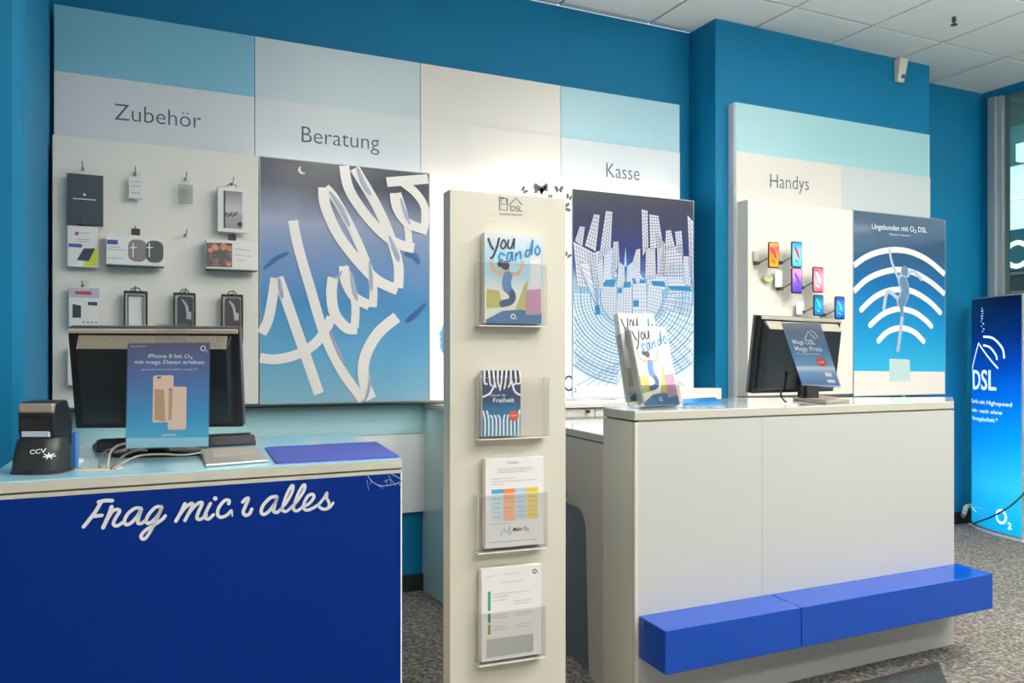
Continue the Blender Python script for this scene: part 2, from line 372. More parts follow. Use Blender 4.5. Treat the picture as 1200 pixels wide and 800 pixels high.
build('upper_panel', MB().box(xh0, xh1, YH, YH+.05, zm+.001, zt), mat('sign_mint', '#9ccad0', .35), t)
xhm = onY(986, 200, YH).x; build('lower_panel', MB().box(xhm+.0005, xh1, YH-.004, YH+.05, 1.02, zm), mat('sign_cool_white', '#c3cbcc', .35), t)
lw_ = build('lower_panel', MB().box(xh0, xhm-.0005, YH-.004, YH+.05, 1.02, zm), SW2, t)
build('side_strip', MB().box(xh0-.008, xh0-.001, YH+.004, YP-.0005, 0.02, zt-.005), mat('side_strip_white', '#c9cdd6', .3), t)
m_ = MB(); ptext(m_, WF(YH-.004), 'Handys', (902.5, 219.5), (948, 222.8), (902.5, 203.5), .001, -.008); build('lettering', m_, MATS['lettering_slate'], lw_)
# lower display panels on the back wall
zb = onY(305, 473, YD).z; ztl = onY(61.5, 157.5, YD).z
print('disp z', zb, ztl)
x0 = onY(61.5, 300, YD).x; x1 = onY(303.5, 300, YD).x
ap = thing('accessory_wall', 'off-white accessory wall panel with rows of hooks below the Zubehör sign', 'display panel', ((x0+x1)/2, YD, zb))
build('panel', MB().box(x0, x1-.002, YD, YD+.035, zb, ztl), mat('panel_putty', '#d8d8d0', .45, vary=.01, vscale=2), ap, bevel=.001)
build('bracket', MB().box(x0+.03, x1-.03, YD+.0355, YS-.005, zb+.1, ztl-.02), ALU, ap)
def poster(name, label, pl, pr, ytl, m_, Y=YD, zbot=None, th=.02, px_bottom=None):
    xa = onY(pl, 300, Y).x; xb = onY(pr, 300, Y).x; z1 = onY(pl, ytl, Y).z; z0 = zbot
    t = thing(name, label, 'poster', ((xa+xb)/2, Y, z0))
    build('panel', MB().box(xa, xb, Y, Y+th, z0, z1), m_, t)
    e = .004; fr = MB()
    fr.box(xa-e, xa, Y-.001, Y+th+.002, z0-e, z1+e).box(xb, xb+e, Y-.001, Y+th+.002, z0-e, z1+e).box(xa, xb, Y-.001, Y+th+.002, z1, z1+e).box(xa, xb, Y-.001, Y+th+.002, z0-e, z0)
    build('edge_trim', fr, mat('edge_trim_alu', '#9ba4a4', .4, metal=.5), t)
    if Y == YD: build('bracket', MB().box(xa+.03, xb-.03, Y+th+.003, YS-.005, z0+.1, z1-.05), ALU, t)
    return t
HM = mat('print_hallo', ramp=[(0, '#86b4c8'), (.2, '#62a4ca'), (.42, '#4a8cbf'), (.6, '#7290ba'), (.74, '#959db8'), (.83, '#6a748c'), (.9, '#40485a'), (1, '#40454c')], noise_ramp=.16, rough=.22, spec=.35)
hp = poster('ribbon_poster', 'blue poster with white ribbon lettering Hallo below the Beratung sign', 305, 502.5, 183.5, HM, zbot=zb)
C1 = (280, 170, 2.582); RW = 37
rib = MB(); sh = MB()
def S(mb, pts, wd=RW, w=.0015, **k): mb.pxs(FD, pts, wd*(.86 if wd > 20 else 1.1), w, tr=C1, cap=False, sub=8, **k)
S(rib, [(68, 570), (88, 530), (102, 460), (110, 402)], 34)
S(rib, [(118, 400), (140, 460), (175, 560), (210, 660), (242, 752)], 37, .002)
S(rib, [(163, 228), (180, 310), (215, 430), (258, 570), (310, 680), (375, 772)], 35, .0025)
S(rib, [(64, 643), (110, 648), (170, 635), (225, 605), (262, 560), (280, 520)], 34, .0015)
S(rib, [(285, 400), (280, 450), (290, 510), (325, 552), (358, 556)], 38, .003)
S(rib, [(350, 552), (352, 480), (335, 410), (315, 368)], 30, .002)
S(rib, [(318, 366), (322, 410), (350, 460), (395, 485)], 36, .0035)
S(rib, [(405, 490), (405, 420), (380, 340), (335, 240), (290, 160), (262, 128)], 30, .002)
S(rib, [(256, 128), (262, 185), (300, 270), (360, 350), (420, 410), (480, 438)], 38, .004)
S(rib, [(482, 432), (482, 360), (455, 270), (415, 180), (350, 70)], 36, .0025)
S(rib, [(318, 62), (332, 130), (375, 200), (430, 262), (480, 298), (530, 312)], 36, .0045)
S(rib, [(515, 300), (510, 250), (495, 190), (480, 145)], 26, .003)
S(rib, [(470, 145), (478, 190), (510, 235), (570, 258)], 34, .005)
S(rib, [(562, 250), (562, 190), (535, 145), (495, 112)], 30, .0035)
S(rib, [(447, 112), (500, 108), (572, 102)], 34, .0055, smooth=False)
S(rib, [(400, 768), (378, 710), (382, 640), (420, 570), (478, 520)], 40, .003)
build('ribbon_print', rib, mat('ribbon_white', '#ebe7e2', .25), hp)
for pts, wd in (([(122, 402), (128, 440), (133, 462)], 10), ([(340, 385), (350, 440), (358, 470)], 12), ([(395, 350), (400, 400), (402, 440)], 10), ([(275, 140), (310, 190), (335, 245)], 12), ([(455, 275), (478, 330), (484, 350)], 12), ([(360, 70), (380, 120), (400, 150)], 12), ([(490, 160), (505, 210), (518, 240)], 10), ([(275, 560), (300, 620), (320, 660)], 8), ([(385, 768), (395, 730), (398, 690)], 8), ([(285, 400), (300, 398), (312, 380)], 8)):
    S(sh, pts, wd, .0062, taper=True)
build('ribbon_fold_print', sh, mat('ribbon_shade', '#9dabc4', .3), hp)
dd = MB()
for pts, wd in (([(75, 375), (110, 345), (150, 325)], 14), ([(505, 535), (530, 515), (565, 480)], 16), ([(500, 330), (530, 335), (545, 360)], 24)): S(dd, pts, wd, .001, taper=True)
build('splash_print', dd, mat('print_deep_blue', '#2b5c96', .3), hp)
mo = MB(); mo.disc(FD, *FD.px(354, 199.5), .02, .0015); build('moon_print', mo, INKW, hp)
mo = MB(); mo.disc(FD, *FD.px(356.5, 198), .0185, .0022); build('moon_shadow_print', mo, mat('print_night', '#3c424e', .3), hp)
# backlit white panel with face profile and butterflies
xa = onY(504.5, 300, YD).x; xb = onY(670, 300, YD).x
bp_ = thing('backlit_panel', 'bright backlit white wall panel with butterflies and a blue face profile, behind the leaflet column', 'display panel', ((xa+xb)/2, YD, zb))
build('panel', MB().box(xa, xb, YD+.002, YD+.03, zb, ztl-.0), mat('backlit_white', '#fdf9f2', .4, emis=.35), bp_)
build('bracket', MB().box(xa+.03, xb-.03, YD+.0305, YS-.005, zb+.1, ztl-.05), ALU, bp_)
F2 = WF(YD+.002); m_ = MB()
m_.pxpoly(F2, [(523, 378), (519, 380), (517.5, 386), (514, 391), (516.5, 394), (515, 397), (516.5, 401), (515.5, 407), (519, 414), (523, 418), (540, 418), (540, 378)])
build('face_print', m_, mat('print_sky_profile', '#74b9e0', .4), bp_)
m_ = MB()
def wing(cx, cy, s, a):
    c, q = math.cos(a), math.sin(a)
    for sg in (-1, 1):
        P = [(0, 0), (sg*.5, -.9), (sg*1.1, -.8), (sg*1.0, -.1), (sg*.7, .3), (sg*.75, .8), (sg*.2, .6)]
        P = [(cx+s*(x*c-y*q), cy+s*(x*q+y*c)) for x, y in P]
        if sg > 0: P = P[::-1]
        m_.pxpoly(F2, P, .0015)
for b in ((614, 223, 4, .9), (632, 222, 7, .2), (637, 221, 6, -.3), (655, 222, 5, 0), (667, 231, 4, .4), (645, 230, 2.5, 0), (664, 243, 5, 1.4), (665, 299, 4, .6)): wing(*b)
build('butterfly_print', m_, mat('print_brown', '#6b5f60', .5), bp_)
m_ = MB(); 
for a in [0]: m_.stroke(F2, [(F2.px(664.8, 448)[0]+.028*math.cos(math.radians(q)), F2.px(664.8, 448)[1]+.043*math.sin(math.radians(q))) for q in range(0, 361, 30)], .011, .0012)
a = F2.px(672.5, 458); text(m_, F2, '2', a[0], a[1], .014, .022, .0012)
# city poster
CM = mat('print_city', ramp=[(0, '#e8eef2'), (.25, '#d3e1ea'), (.46, '#c3d6e4'), (.56, '#9dbcd8'), (.63, '#4a62a6'), (.72, '#343f7c'), (.84, '#3b4060'), (1, '#3a3a48')], rough=.2, spec=.4)
cp = poster('city_poster', 'blue and white drawn city skyline poster below the Kasse sign', 671, 812.5, 221.5, CM, zbot=onY(671, 466, YD).z)
m_ = MB(); q = FD.px(667, 448)
C2 = (665, 215, 5.161); C3 = (665, 340, 5.716)
bw = MB(); bl_ = MB(); bd = MB(); bt = MB()
def lerp(a, b, t): return (a[0]+(b[0]-a[0])*t, a[1]+(b[1]-a[1])*t)
def bld(tl, tr, br, bl, nu, nv, C=C2, L=None, lw=1.6, fill=True, off=0):
    Q = [tl, tr, br, bl]; L = L if L is not None else bl_
    if fill: bw.pxpoly(FD, [(C[0]+x/C[2], C[1]+y/C[2]) for x, y in (bl, br, tr, tl)], .001+off)
    for i in range(nu+1): L.pxs(FD, [lerp(tl, tr, i/nu), lerp(bl, br, i/nu)], lw, .0016+off, tr=C, cap=False, smooth=False)
    for i in range(nv+1): L.pxs(FD, [lerp(tl, bl, i/nv), lerp(tr, br, i/nv)], lw, .0016+off, tr=C, cap=False, smooth=False)
bld((75, 258), (105, 262), (90, 380), (45, 345), 3, 7, L=bd, lw=3)
bld((160, 185), (195, 190), (170, 410), (105, 375), 4, 9, L=bd, lw=3)
bld((232, 165), (272, 170), (262, 388), (185, 480), 4, 12, L=bd, lw=3)
bld((278, 350), (308, 350), (315, 480), (262, 600), 4, 9, L=bd, lw=2.5)
bld((225, 385), (270, 390), (300, 560), (215, 600), 5, 10, lw=2.5, off=.0003)
bld((448, 155), (485, 165), (490, 380), (455, 440), 3, 12, L=bd, lw=3)
bld((495, 185), (550, 195), (580, 380), (500, 400), 4, 12, L=bd, lw=3)
bld((595, 285), (625, 280), (650, 380), (590, 400), 3, 6, L=bd, lw=3)
bld((650, 290), (690, 285), (700, 440), (660, 400), 3, 7, L=bd, lw=3)
bld((475, 390), (530, 390), (535, 570), (470, 580), 6, 10, L=bd, lw=2, off=.0003)
bld((415, 400), (440, 392), (440, 540), (395, 470), 3, 6, L=bd, lw=2)
bld((35, 350), (165, 420), (190, 640), (60, 620), 8, 10, L=bd, lw=2.5, off=.0006)
bld((580, 390), (690, 370), (700, 560), (560, 560), 7, 9, L=bd, lw=3, off=.0006)
bld((725, 190), (760, 230), (765, 640), (740, 560), 2, 14, L=bd, lw=3.5, off=.0006)
bld((700, 440), (745, 440), (745, 620), (700, 600), 3, 9, lw=2.5, off=.0009)
bld((605, 490), (700, 490), (715, 620), (600, 620), 7, 6, lw=3, off=.001)
bld((190, 620), (295, 625), (290, 790), (180, 790), 7, 10, lw=2.5, off=.0012)
bld((305, 640), (390, 620), (390, 790), (300, 790), 5, 10, lw=2.5, off=.0012)
bld((395, 600), (475, 600), (480, 790), (395, 790), 5, 8, lw=2.5, off=.0009)
bld((490, 610), (590, 625), (560, 790), (480, 760), 6, 8, lw=2.5, off=.0012)
bld((620, 640), (755, 655), (745, 795), (570, 760), 7, 8, lw=3, off=.0015)
bld((70, 480), (130, 480), (180, 740), (110, 600), 1, 5, lw=4, off=.0016)
bld((120, 430), (215, 400), (215, 620), (150, 640), 6, 12, L=bl_, lw=2.5, off=.0002)
bld((480, 560), (600, 540), (610, 620), (480, 610), 7, 5, L=bl_, lw=2.5, off=.0002)
bld((310, 470), (345, 500), (345, 610), (300, 630), 3, 8, L=bl_, lw=2.5, off=.0001)
bld((360, 500), (400, 470), (470, 600), (360, 610), 5, 8, L=bl_, lw=2.5, off=.0001)
bld((540, 300), (595, 370), (590, 560), (545, 560), 4, 12, L=bd, lw=2.5, off=.0001)
build('building_print', bw, mat('print_building', '#dcdde6', .4), cp)
for q4 in (((232, 580), (295, 583), (280, 625), (215, 615)), ((505, 590), (585, 592), (592, 622), (520, 618)), ((605, 618), (740, 622), (752, 650), (630, 648)), ((340, 595), (382, 592), (382, 628), (340, 628)), ((400, 705), (432, 705), (432, 745), (400, 745)), ((305, 632), (330, 632), (330, 662), (305, 662)), ((390, 575), (408, 570), (418, 605), (400, 605)), ((165, 740), (190, 730), (200, 790), (170, 795)), ((440, 575), (475, 590), (465, 605), (435, 600))):
    bt.pxpoly(FD, [(C2[0]+x/C2[2], C2[1]+y/C2[2]) for x, y in q4[::-1]], .0034)
build('roof_print', bt, mat('print_roof_blue', '#1f7db4', .4), cp)
# the sweeping curved streets left and right below
arcs = MB(); aw = MB()
GC = (430, 40)
def gpt(r, a): return (GC[0]+r*math.cos(math.radians(a)), GC[1]+r*.98*math.sin(math.radians(a)))
def inside(p): return 36 < p[0] < 846 and p[1] < 640 and p[1] > -20
def garc(r, a0, a1, wd, w=.0022):
    P = [gpt(r, a) for a in range(a0, a1+1, 6)]; P = [p for p in P if inside(p)]
    if len(P) > 1: arcs.pxs(FD, P, wd, w, tr=C3, cap=False, sub=3)
for k, r in enumerate(range(210, 620, 22)):
    garc(r, 100, 196, 5 if k % 3 else 8); garc(r, -18, 78, 5 if k % 3 else 9)
for a in list(range(100, 197, 4)):
    P = [gpt(r, a) for r in range(210, 620 if a < 160 else 420, 30)]; P = [p for p in P if inside(p)]
    if len(P) > 1: arcs.pxs(FD, P, 2.6, .0022, tr=C3, cap=False, smooth=False)
for a in list(range(-16, 79, 6)):
    P = [gpt(r, a) for r in range(210, 620 if a > 25 else 430, 30)]; P = [p for p in P if inside(p)]
    if len(P) > 1: arcs.pxs(FD, P, 4.5, .0022, tr=C3, cap=False, smooth=False)
for k in range(12): arcs.pxs(FD, [(60+k*66, 640), (420, 440)], 4, .0012, tr=C3, cap=False, smooth=False)
aw.pxpoly(FD, [(C3[0]+x/C3[2], C3[1]+y/C3[2]) for x, y in [(40, 20)]+[(846, 20)][:0]+[(150, 20), (215, 160), (300, 240), (430, 270), (560, 240), (650, 160), (700, 20), (844, 20), (844, 420), (430, 560), (40, 420)]][::-1], .0009)
build('street_print', aw, mat('print_street_pale', '#e3ecf2', .4), cp)
build('street_lines_print', arcs, mat('print_street_blue', '#5a9fca', .4), cp)
build('window_lines_print', bl_, mat('print_line_blue', '#6f9ec8', .4), cp)
build('tower_lines_print', bd, mat('print_line_dark', '#5b5e80', .4), cp)
sp = MB(); sp.pxpoly(FD, [(C2[0]+x/C2[2], C2[1]+y/C2[2]) for x, y in ((342, 500), (358, 500), (352, 380))], .0015); build('spire_print', sp, mat('print_spire', '#a9cdea', .4), cp)
# O2 mark beside the city poster
o2 = MB(); c_ = F2.px(666.5, 449)
o2.stroke(F2, [(c_[0]+.027*math.cos(math.radians(q)), c_[1]+.04*math.sin(math.radians(q))) for q in range(-150, 151, 20)], .012, .0014)
a = F2.px(672, 459.5); 
build('logo_print', o2, mat('logo_navy', '#27489a', .4), bp_)
ob = MB(); 
FDp = FD; a = FDp.px(672.5, 459.5); text(ob, FDp, '2', a[0], a[1], .016, .024, .003); build('logo_print', ob, MATS['logo_navy'], cp)
# strips below the displays
WG = mat('lower_wall_white', '#dfe0de', .25); TB = mat('lower_band_teal', '#a6cdd0', .25)
zz = onY(480, 600, YB-.03).z
bb = thing('lower_wall_panel', 'white lower wall cladding with a pale teal band behind the left desk', 'wall panel', (.7, YB-.03, zz))
xq = 1.575
build('panel', MB().box(XL+.005, xq, YB-.035, YB-.0005, zz, .86), WG, bb)
build('band', MB().box(XL+.005, xq, YB-.035, YB-.0005, .862, 1.02), TB, bb)
# low cabinet under the middle displays
lc = thing('low_cabinet', 'low white cabinet with pale teal end panel against the back wall, behind the leaflet column', 'cabinet', (2.4, 4.2, 0))
build('end_panel', MB().box(xq, xq+.03, 3.80, YB-.0005, .0, 1.0), mat('end_panel_teal', '#b5d0cc', .2), lc, bevel=.002)
build('worktop', MB().box(xq, 3.2, 3.98, YB-.0005, 1.001, 1.025), WHITE, lc, bevel=.002)
build('body', MB().box(xq+.032, 3.2, 4.02, YB-.0005, .02, .998), WHITE, lc)
xk = [onY(p, 490, 4.0).x for p in (610, 697, 760)]
for a, b_ in ((xq+.04, xk[0]), (xk[0]+.003, xk[1]), (xk[1]+.003, 3.19)):
    dr = build('drawer', MB().box(a, b_-.002, 4.0, 4.0195, .82, .996), WHITE, lc, bevel=.002)
    dw = build('door', MB().box(a, b_-.002, 4.0, 4.0195, .1, .815), WHITE, lc, bevel=.002)
kp = onY(688.5, 482, 3.99); Fk = Frame((kp.x, 3.995, kp.z), (1, 0, 0)); kb = MB(); kb.add(*[[], []]); 
kb.tube([(kp.x, 4.0, kp.z), (kp.x, 3.975, kp.z)], .009, 12, smooth=False); build('lock_knob', kb, mat('knob_metal', '#6b6660', .3, metal=.8), dr)
# white flat box behind
p0 = onY(775, 455.5, 4.1); p1 = onY(824, 463, 4.1)
build('flat_box', MB().box(p0.x, 3.36, 4.06, 4.17, 1.026, p0.z), WHITE, cat='box', label='flat white box on the cabinet at the foot of the city poster', bevel=.002)
# ------------------------------------------------------------------ Handys display
YG = 3.99; g0 = onY(876.5, 300, YG).x; g1 = onY(999.5, 300, YG).x; gz1 = onY(876.5, 233.5, YG).z; gz0 = onY(940, 462.5, YG).z
print('handys', g0, g1, gz1, gz0)
pd = thing('phone_wall', 'cream phone display panel holding six phones below the Handys sign', 'display panel', ((g0+g1)/2, YG, gz0))
build('panel', MB().box(g0, g1, YG, YH-.0045, gz0, gz1), mat('phone_panel_cream', '#e6e1d6', .4), pd, bevel=.001)
WM = mat('print_wifi', ramp=[(0, '#7fd0e6'), (.12, '#38b3dc'), (.35, '#2193cc'), (.62, '#1f6aa6'), (.8, '#3a5676'), (1, '#3c4e68')], rough=.1, coat=.4)
wz0 = onY(1000, 464, YG).z
wfp = poster('climber_poster', 'blue poster of a climber on white wireless arcs, right of the phones', 1000.5, 1107.5, 246.5, WM, Y=YG, zbot=wz0)
FG = WF(YG); C4 = (995, 245, 3.636)
m_ = MB(); m_.pxpoly(FG, [(1000.8, 434.5), (1107.2, 435.5), (1107.2, 461), (1000.8, 463.8)][::-1], .001); build('table_print', m_, mat('print_table', '#ebe4dc', .3), wfp)
m_ = MB()
m_.pxs(FG, [(20, 240), (70, 205), (130, 182), (200, 173), (270, 185), (340, 220), (408, 278)], 25, .0012, tr=C4, cap=False)
m_.pxs(FG, [(20, 350), (75, 300), (140, 270), (210, 258), (280, 272), (350, 312), (408, 362)], 25, .0012, tr=C4, cap=False)
m_.pxs(FG, [(52, 428), (105, 378), (160, 350), (215, 342), (275, 352), (340, 392), (388, 440)], 25, .0012, tr=C4)
m_.pxs(FG, [(90, 494), (140, 450), (185, 430), (225, 425), (280, 440), (325, 472), (350, 498)], 25, .0012, tr=C4)
m_.pxs(FG, [(126, 560), (165, 522), (220, 506), (275, 522), (317, 562)], 25, .0012, tr=C4)
build('arc_print', m_, mat('print_arc_white', '#e8e6e0', .25), wfp)
m_ = MB()
m_.pxs(FG, [(172, 172), (182, 225), (208, 290)], 14, .002, tr=C4); m_.pxs(FG, [(250, 285), (272, 262), (308, 300)], 14, .002, tr=C4)
m_.pxs(FG, [(226, 300), (238, 350), (222, 395)], 56, .002, tr=C4); m_.pxs(FG, [(212, 385), (165, 352), (148, 425)], 18, .002, tr=C4)
m_.pxs(FG, [(226, 400), (224, 480), (208, 600)], 19, .002, tr=C4); build('climber_print', m_, mat('print_climber', '#a9bccb', .4), wfp)
m_ = MB(); q = FG.px(995+236/3.636, 245+262/3.636); m_.disc(FG, *q, .034, .0030, rv=.034); m_.pxs(FG, [(230, 308), (240, 350), (224, 395)], 44, .0026, tr=C4); m_.pxs(FG, [(222, 400), (226, 450)], 18, .0026, tr=C4); build('clothing_print', m_, mat('print_slate', '#5f7f9c', .4), wfp)
m_ = MB(); m_.pxpoly(FG, [(995+x/3.636, 245+y/3.636) for x, y in ((172, 735), (262, 728), (258, 640), (172, 637))], .0016); build('router_print', m_, mat('print_router', '#bfd6d4', .3), wfp)
m_ = MB(); ptext(m_, FG, 'Ungebunden mit O\u2082 DSL', (1021.8, 268), (1086, 272.5), (1021.8, 261.8), .0012); build('lettering', m_, INKW, wfp); m_ = MB()
ptext(m_, FG, 'Highspeed mit Bestpreis', (1042, 275), (1067, 277), (1042, 273.3), .0012); build('lettering', m_, INKW, wfp)
st = MB(); a_ = onY(1059.8, 462, YG); st.box(a_.x-.004, a_.x+.004, YG, YG+.02, .85, a_.z+.005); build('foot_post', st, WHITE, wfp)
# phones on mounts
def phone(px0, px1, py0, py1, ca, cb_, what, scr, swatch):
    w_ = .09; F = WF(YG-w_); a = F.px(px0, py1); b = F.px(px1, py0); uc = (a[0]+b[0])/2; W_ = b[0]-a[0]; H_ = b[1]-a[1]
    t = thing('display_phone', what, 'phone', (uc, YG-w_, a[1]), 'phones on the phone display')
    build('body', MB().fprism(F, rrect(a[0], b[0], a[1], b[1], .012), -.009, 0), BLACK, t, bevel=.001)
    sc_ = build('screen', MB().poly(F, rrect(a[0]+.004, b[0]-.004, a[1]+.007, b[1]-.006, .008), .0006), scr, t)
    m_ = MB(); 
    m_.stroke(F, [(uc-W_*.25, b[1]-H_*.2), (uc, b[1]-H_*.4), (uc+W_*.2, b[1]-H_*.65)], W_*.22, .0011, taper=True)
    m_.stroke(F, [(uc-W_*.2, a[1]+H_*.3), (uc+W_*.1, a[1]+H_*.2)], W_*.16, .0011, taper=True)
    build('wallpaper_print', m_, swatch, sc_)
    bm_ = MB(); bm_.fbox(F, a[0]-.05, a[0]-.012, a[1]+H_*.28, b[1]-H_*.32, -w_+.001, -w_+.02); mp = build('mount_plate', bm_, mat('mount_grey', '#c2bfb6', .4), t, bevel=.002)
    arm = MB(); arm.tube([F.P(a[0]-.032, a[1]+H_*.2, -w_+.02), F.P(a[0]-.03, a[1]+H_*.2, -.05), F.P(uc, a[1]+H_*.5, -.012)], .004, 6, smooth=False); build('mount_arm', arm, mat('mount_dark', '#54504c', .4), mp)
    kn = MB(); kn.tube([F.P(a[0]-.03, a[1]+H_*.2, -w_), F.P(a[0]-.03, a[1]+H_*.2, -w_+.04)], .011, 10, smooth=False); build('mount_knob', kn, MATS['mount_dark'], mp)
def smat(n, r_, e=.35): return mat(n, ramp=r_, rough=.15, emis=e, noise_ramp=.5)
WP = mat('wallpaper_white', '#f3e9f2', .2, emis=.35); WPr = mat('wallpaper_magenta', '#c9304e', .2, emis=.35); WPb = mat('wallpaper_cyan', '#4fd3f4', .2, emis=.35); WPp = mat('wallpaper_violet', '#6a4bb0', .2, emis=.35)
s1 = smat('screen_orange', [(0, '#f0a020'), (.5, '#f08a20'), (.75, '#e84a58'), (1, '#f6b040')])
s2 = smat('screen_cyan', [(0, '#30b4e8'), (.5, '#7fd4f0'), (1, '#1a88c8')])
s3 = smat('screen_violet', [(0, '#4a3fb4'), (.45, '#7a5fd0'), (.7, '#e08acb'), (1, '#f09ab8')])
s4 = smat('screen_pink', [(0, '#f05a80'), (.5, '#f8a8b8'), (1, '#e8557a')])
s5 = smat('screen_teal', [(0, '#1a6fae'), (.5, '#2a9ad8'), (1, '#35607c')])
s6 = smat('screen_blue', [(0, '#1550c0'), (.5, '#3a9af0'), (1, '#3a3aa8')])
phone(901, 913, 284, 313.5, 0, 0, 'phone with an orange and red screen, topmost left on the cream panel', s1, WPr)
phone(928, 940, 283.5, 313, 0, 0, 'phone with a sky blue screen, top of the second column', s2, WPr)
phone(928, 940, 314, 343.5, 0, 0, 'phone with a pink to violet screen, directly under the sky blue one', s3, WPp)
phone(953, 965, 313, 342.5, 0, 0, 'phone with a pink and rose screen, right of the violet one', s4, WP)
phone(954, 965, 345.5, 370, 0, 0, 'phone with a dark teal screen below the pink phone, just above the monitor', s5, WPb)
phone(979, 990, 347.5, 374, 0, 0, 'phone with a deep blue screen, rightmost and lowest on the panel', s6, WPb)
FP = WF(YG-.03)
def card(x0, x1, y0, y1, lab, name='price_card', m=None, cat='price tag'):
    a = FP.px(x0, y1); b = FP.px(x1, y0)
    t = thing(name, lab, cat, ((a[0]+b[0])/2, YG-.03, a[1]), None)
    build('card', MB().fbox(FP, a[0], b[0], a[1], b[1], 0, .003), m or PAPER, t)
    build('clip', MB().fbox(FP, (a[0]+b[0])/2-.006, (a[0]+b[0])/2+.006, (a[1]+b[1])/2-.01, (a[1]+b[1])/2+.01, -.03, -.0005), ALU, t)
    return t
t = card(908, 916.5, 317, 336, 'blank white price card between the orange and violet phones')
t = card(933, 942, 354, 368, 'blank white price card low between the violet and teal phones')
t = thing('green_tag', 'small pale green round tag under the orange phone', 'tag', FP.P(*FP.px(900, 331)))
m_ = MB(); c_ = FP.px(901, 326); m_.fprism(FP, [(c_[0]+.035*math.cos(a*math.pi/8), c_[1]+.022*math.sin(a*math.pi/8)) for a in range(16)], -.028, .0); build('tag', m_, mat('tag_green', '#c6cf9a', .5), t)
# ------------------------------------------------------------------ accessory wall products
def hook(px, py, dx=3):          # metal prong rising out of the panel
    a = FD.px(px, py); b = MB(); p = FD.P(a[0], a[1])
    b.tube([p, p+Vector((0, -.05, .002)), p+Vector((0, -.075, .002)), p+Vector((0, -.085, .018))], .0022, 6)
    b.fbox(FD, a[0]-.006, a[0]+.006, a[1]-.008, a[1]+.008, 0, .003)
    build('hook', b, mat('hook_metal', '#77777a', .3, metal=.7), ap); return b
def prod_frame(w): return WF(YD-w)
def pack(name, lab, cat, x0, x1, y0, y1, w, th, body, hanger=None, bev=.001, group=None):
    F = prod_frame(w); a = F.px(x0, y1); b = F.px(x1, y0)
    t = thing(name, lab, cat, F.P((a[0]+b[0])/2, a[1]), group)
    build('body', MB().fbox(F, a[0], b[0], a[1], b[1], -th, 0), body, t, bevel=bev)
    hu = (a[0]+b[0])/2
    if hanger:
        build('hang_tab', MB().fprism(F, rrect(hu-.018, hu+.018, b[1]-.001, b[1]+.03, .006), -.003, -.001), hanger, t)
    return t, F, a[0], b[0], a[1], b[1]
def hookat(px, pyt): hook(px, pyt)
for (hx, hy) in ((97, 198), (158, 204), (217, 210), (271, 216), (96, 265), (158, 272), (217, 276), (271, 279), (97, 336), (158, 341), (216, 343), (271, 346)):
    hook(hx, hy)
t, F, a0, b0, a1, b1 = pack('tablet_folder', 'dark slate boxed folder with a tiny silver emblem, top left of the accessory wall', 'box', 78.5, 121, 206, 262, .045, .02, mat('folder_slate', '#2c3c46', .5))
m_ = MB(); c_ = F.px(99, 228); m_.disc(F, c_[0], c_[1], .006, .001, 10); m_.fbox(F, c_[0]-.045, c_[0]+.045, c_[1]-.022, c_[1]-.018, 0, .001); build('emblem', m_, mat('emblem_silver', '#c8d4d8', .3), t)
build('sleeve', MB().fbox(F, a0-.008, b0+.003, a1-.006, b1+.003, -.024, -.0205), ACRYL, t)
t, F, a0, b0, a1, b1 = pack('blister_pack', 'small white blister pack on the second hook of the top row', 'packet', 151, 167, 208, 232, .04, .008, mat('pack_white', '#d4d5d0', .4), ACRYL)
m_ = MB()
for yy in (213, 218, 226): c_ = F.px(159, yy); m_.fbox(F, c_[0]-.02, c_[0]+.02, c_[1]-.002, c_[1]+.002, 0, .0008)
build('print', m_, GREY, t)
t, F, a0, b0, a1, b1 = pack('clear_pack', 'empty clear plastic pack on the third hook of the top row', 'packet', 209, 226, 217, 238, .04, .012, clear('clear_pack', .85, .15), ACRYL)
build('header', MB().fbox(F, a0, b0, b1-.012, b1-.004, 0, .001), GREY, t)
t, F, a0, b0, a1, b1 = pack('phone_case_pack', 'white windowed phone case pack, top right of the accessory wall', 'packet', 255, 290, 221, 271, .05, .02, mat('pack_white2', '#d9dad7', .4), None)
ua, va = F.px(262, 267); ub, vb = F.px(284, 225)
build('window', MB().poly(F, rrect(ua, ub, va, vb, .004), .001), mat('case_picture', ramp=[(0, '#8d8c8e'), (.35, '#9a999a'), (.5, '#b9b9ba'), (1, '#75777b')], rough=.3, axis=2), t)
m_ = MB(); m_.disc(F, *F.px(281, 263), .012, .0016, 14); m_.poly(F, [(ua, va), (ua+.008, va), (ua+.008, vb), (ua, vb)], .0016)
for k in range(5): c_ = F.px(264+k*3, 251-k*.2+(k % 2)); m_.stroke(F, [(c_[0], c_[1]-.008), (c_[0]+.006, c_[1]+.006)], .006, .0016, smooth=False)
build('print', m_, INK, t)
m_ = MB(); c_ = F.px(272, 218); m_.tube([F.P(c_[0]-.02, c_[1]-.008, -.005), F.P(c_[0]-.018, c_[1]+.004, -.005), F.P(c_[0], c_[1]+.012, -.005), F.P(c_[0]+.018, c_[1]+.004, -.005), F.P(c_[0]+.02, c_[1]-.008, -.005)], .002, 6); build('hanger', m_, BLACK, t)
t, F, a0, b0, a1, b1 = pack('screen_protector_pack', 'white screen protector pack with a yellow corner, under the slate folder', 'packet', 79, 115, 266, 312, .04, .006, mat('pack_white3', '#dcdcd8', .4), ACRYL)
m_ = MB(); m_.pxpoly(F, [(97, 311.5), (114, 311.5), (114, 288)], .0008); build('corner_print', m_, mat('print_lime', '#ccd02a', .4), t)
m_ = MB(); m_.pxpoly(F, [(90, 304.5), (104, 306), (111.5, 291), (98, 291)], .0014); build('phone_print', m_, INK, t)
